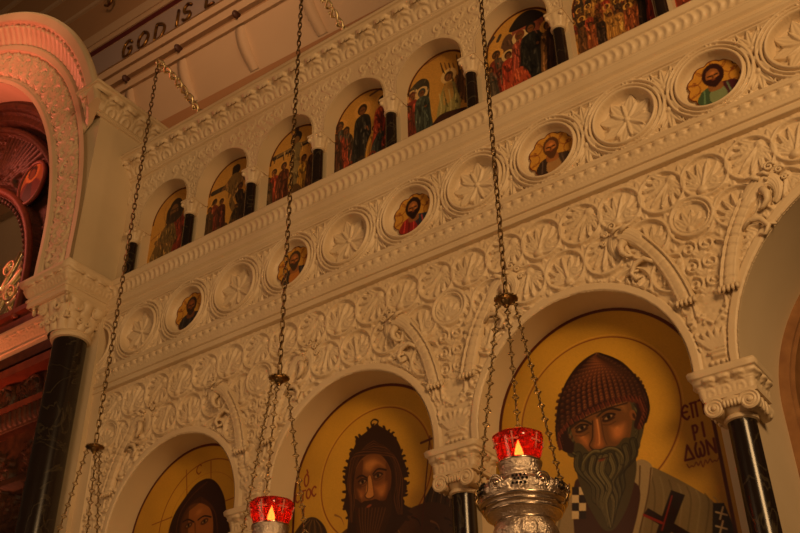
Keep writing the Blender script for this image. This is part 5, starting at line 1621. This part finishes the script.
def lamp_parts(root, x, y):
    S = np.array(SIL_PROF); zz = S[:, 1]; dense = []
    for (r0, z0), (r1, z1) in zip(SIL_PROF[:-1], SIL_PROF[1:]):
        k = max(1, int(math.hypot(r1 - r0, z1 - z0) / .006))
        dense += [(r0 + (r1 - r0) * q / k, z0 + (z1 - z0) * q / k) for q in range(k)]
    dense.append(SIL_PROF[-1])
    def orn(r, z, t, i):
        if 3.155 < z < 3.205: return r + .0045 * abs(math.sin(t * 12 + z * 160)) 
        if 3.06 < z < 3.125: return r + .005 * (math.sin(t * 15 + 2 * math.sin(z * 150)) * math.sin(z * 190)) + .003 * math.sin(t * 31)
        if 2.81 < z < 2.965:
            u = (z - 2.81) / .155
            return r * (1 + .06 * abs(math.sin(t * 5 + 0)) ** .6 * math.sin(PI * u))
        return r
    mb = MB(); mb.lathe(dense, (x, y), 120, orn); bowl = mb.build('lamp_bowl', SILV, root, True)
    mb = MB()
    for z, r, w in ((3.222, .087, .005), (3.150, .079, .005), (3.046, .172, .006), (3.026, .161, .005), (3.006, .149, .005), (2.970, .116, .005)):
        a = np.linspace(0, 2 * PI, 64, endpoint=False); MB().tube(np.stack([x + r * np.cos(a), y + r * np.sin(a), np.full(64, z)], 1), w, 6, closed=True).build('polished_ring', SILVP, bowl, True)
                                                 # round bosses and pierced diapers round the belly
    for k in range(6):
        t = k * PI / 3 - .60; mb = MB()
        c = (x + .176 * math.cos(t), y + .176 * math.sin(t), 3.092)
        e1 = np.array([-math.sin(t), math.cos(t), 0]); e2 = np.array([math.cos(t) * .3, math.sin(t) * .3, .95]); e3 = np.array([math.cos(t), math.sin(t), 0])
        an = np.linspace(0, 2 * PI, 24, endpoint=False)
        for r_ in (.029, .019): mb.tube([np.array(c) + r_ * (math.cos(q) * e1 + math.sin(q) * e2) + .004 * e3 for q in an], .004, 6, closed=True)
        mb.ball(tuple(np.array(c) + .003 * e3), .013, n=8, m=5)
        mb.build('boss_roundel', SILVP, bowl, True)
    for k in range(6):
        mb = MB()
        t = k * PI / 3 - .60 + PI / 6
        for i in range(3):
            for j in range(4):
                tt_ = t + (j - 1.5) * .085 + (.04 if i % 2 else 0); z = 3.075 + i * .017
                r = np.interp(-z, -S[:, 1], S[:, 0]) + .0065
                mb.ball((x + r * math.cos(tt_), y + r * math.sin(tt_), z), .0058, n=6, m=4)
        mb.build('pierced_panel', HOLE, bowl, True)
    n = 48; V = []; prof_ = [(.080, 3.222), (.084, 3.24), (.093, 3.275), (.100, 3.31), (.105, 3.338), (.100, 3.338), (.094, 3.305), (.087, 3.27), (.079, 3.235), (.0, 3.232)]
    mb = MB(); mb.lathe(prof_, (x, y), n, lambda r, z, t, i: r * (1 + (.018 * math.cos(8 * t) if z > 3.27 else 0)))
    gl = mb.build('glass_cup', GLASS, root, True); gl['label'] = 'red glass cup'
    mb = MB()                                                 # small white crosses enamelled on the cup
    for k in range(6):
        t = k * PI / 3 - 1.3; mb = MB()
        def q(dt, z):
            r = np.interp(z, [3.24, 3.338], [.084, .105]) * 1.025 + .002
            return (x + r * math.cos(t + dt), y + r * math.sin(t + dt), z)
        mb.tube([q(0, 3.262), q(0, 3.29), q(0, 3.322)], .0032, 5); mb.tube([q(-.2, 3.296), q(0, 3.296), q(.2, 3.296)], .0032, 5)
        for dt, z in ((0, 3.322), (-.2, 3.296), (.2, 3.296)): mb.ball(q(dt, z), .0055, n=6, m=4)
        mb.build('enamel_cross', WHITEP, gl, True)
    mb = MB(); mb.lathe([(.001, 3.243), (.014, 3.252), (.019, 3.268), (.014, 3.29), (.006, 3.312), (.0005, 3.328)], (x, y), 12); fo = mb.build('flame', FLAME, root, True)
    mb = MB(); mb.lathe([(.0, 3.268), (.028, 3.268), (.03, 3.262), (.028, 3.236), (.0, 3.234)], (x, y), 20)
    mb2 = MB().lathe([(.0, 3.242), (.030, 3.242), (.031, 3.237), (.0, 3.235)], (x, y), 20); mb2.build('wick_float', BRASS, root, True)


def canopy(mb, x, y, z):
    mb.lathe([(.004, z + .05), (.012, z + .045), (.012, z + .02), (.03, z + .014), (.050, z + .004), (.052, z - .002), (.046, z - .008), (.026, z - .012), (.018, z - .03), (.012, z - .034), (.012, z - .04), (.002, z - .046)], (x, y), 32)
    for k in range(16):
        t = k * PI / 8
        mb.ball((x + .05 * math.cos(t), y + .05 * math.sin(t), z), .0065, n=6, m=4)


LY = -.57
LX = [-4.64, -3.208, -1.850]
LZ = [3.985, 3.99, 3.965]
RA = math.atan2(_r[1], _r[0])
lamp_lab = ['hanging lamp whose chain drops beside the black pier column, body cut off below',
            'lit silver hanging lamp with red glass at the bottom edge, before the shaggy-haired man icon',
            'large lit silver hanging lamp with red glass, in front of the woven-cap bishop icon']
br_lab = ['gilded bracket on the cornice near the pier, holding the lamp chain beside the black column',
          'gilded bracket at the top edge, holding the chain of the middle hanging lamp',
          'gilded bracket above the frame holding the chain of the large lamp by the bishop icon']
for i, x in enumerate(LX):
    dz = LZ[i] - 3.965
    root = tag(empty('hanging_lamp', (x, LY, 3.965 + dz)), lamp_lab[i], 'lamp', 'hanging oil lamps before the icons')
    mb = MB(); chain(mb, (x, LY, 7.072), (x, LY, 4.01 + dz)); mb.build('hanging_chain', CHAINM, root, True)
    mb = MB(); canopy(mb, x, LY, 3.965); auto_smooth(mb.build('canopy', CHAINM, root), 50)
    lamp_parts(root, x, LY)
    for k, rel in enumerate((80, 200, 320)):
        t = RA + math.radians(rel) + (.55 if i == 1 else 0) + (.2 if i == 0 else 0)
        mb = MB(); c, s = math.cos(t), math.sin(t)
        fancy_chain(mb, (x + .040 * c, LY + .040 * s, 3.955 + dz), (x + .186 * c, LY + .186 * s, 3.04 + dz))
        a = np.linspace(0, 2 * PI, 12, endpoint=False)
        mb.tube([(x + (.19 + .014 * math.cos(q)) * c, LY + (.19 + .014 * math.cos(q)) * s, 3.03 + dz + .018 * math.sin(q)) for q in a], .004, 5, closed=True)
        mb.tube([(x + .185 * c, LY + .185 * s, 3.03 + dz), (x + .205 * c, LY + .205 * s, 2.995 + dz), (x + .19 * c, LY + .19 * s, 2.965 + dz), (x + .165 * c, LY + .165 * s, 2.975 + dz)], .006, 6)
        mb.build('suspension_chain', CHAINM if k else CHAINM, root, True)
    for ch in root.children_recursive:
        kind = ch.name.split('.')[0]
        if kind in ('hanging_chain', 'suspension_chain'): continue
        ch.data.transform(Matrix.Translation((0, 0, dz if kind == 'canopy' else dz - .045)))
    g_ = tag(empty('lamp_bracket', (x, -.15, 6.89)), br_lab[i], 'bracket', 'gilded lamp brackets on the cornice')
    q = np.linspace(0, 1, 60); by = -.10 + (LY + .10) * q; bz = 6.905 + .20 * q + .035 * np.sin(q * PI)
    mb = MB()
    for ph in (0, PI):
        mb.tube(np.stack([x + .022 * np.cos(q * 24 + ph), by, bz + .022 * np.sin(q * 24 + ph)], 1), .0095, 6)
    for k in range(14):
        j = 3 + k * 4
        mb.ball((x + .024 * math.cos(k * 2.4), by[j], bz[j] + .024 * math.sin(k * 2.4)), .014, n=6, m=4)
    mb.build('twisted_arm', BRASS, g_, True)
    a = np.linspace(0, 2 * PI, 16, endpoint=False)
    mb = MB(); mb.tube([(x, LY + .022 * math.cos(t), 7.10 + .025 * math.sin(t)) for t in a], .006, 6, closed=True); mb.build('ring', BRASS, g_, True)
    mb = MB().box(x - .04, x + .04, -.13, -.02, 6.89, 6.905); mb.build('foot_plate', BRASS, g_)
    if i:
        pl_ = bpy.data.lights.new('flame_light', 'POINT'); pl_.energy = .12; pl_.color = (1, .42, .12); pl_.shadow_soft_size = .02
        po = bpy.data.objects.new('flame_light', pl_); po.location = (x, LY, 3.285 + dz); COL.objects.link(po)

# ================================================================== light
def area(name, loc, target, size, energy, color, size_y=None):
    l = bpy.data.lights.new(name, 'AREA'); l.energy = energy; l.color = color; l.shape = 'RECTANGLE'; l.size = size; l.size_y = size_y or size
    o = bpy.data.objects.new(name, l); COL.objects.link(o); o.location = loc
    o.rotation_euler = (Vector(target) - Vector(loc)).to_track_quat('-Z', 'Y').to_euler()
    return o

area('nave_light', (3.3, -4.6, 5.4), (-2.2, 0, 4.7), 2.0, 305, (1.0, .59, .25))
area('aisle_light', (-4.5, -5.5, 3.6), (-4.0, 0, 5.2), 2.4, 56, (1.0, .58, .28))
rl = area('chapel_red_light', (-8.2, -1.35, 7.7), (-6.6, -.3, 8.2), .9, 27, (1.0, .19, .11)); rl.data.spread = 2.4
ll = area('chapel_low_light', (-7.6, -1.0, 3.6), (-7.0, .1, 5.2), .5, 8, (1.0, .20, .08)); ll.data.spread = 1.3
area('chapel_warm_light', (-8.4, .9, 7.6), (-8.0, 1.6, 7.0), .8, 80, (1.0, .70, .38))
vl = area('vault_fill', (-5.0, -2.6, 10.4), (-7.3, 2, 11.0), 1.4, 46, (1.0, .55, .27)); vl.data.spread = 1.9  # unseen fill added above the view to brighten the ceiling
w = bpy.data.worlds.new('world'); bpy.context.scene.world = w; w.use_nodes = True
bg = w.node_tree.nodes['Background']; bg.inputs[0].default_value = (1.0, .52, .25, 1); bg.inputs[1].default_value = .045
vs = bpy.context.scene.view_settings
vs.view_transform = 'Standard'; vs.look = 'None'; vs.exposure = 0; vs.gamma = 1
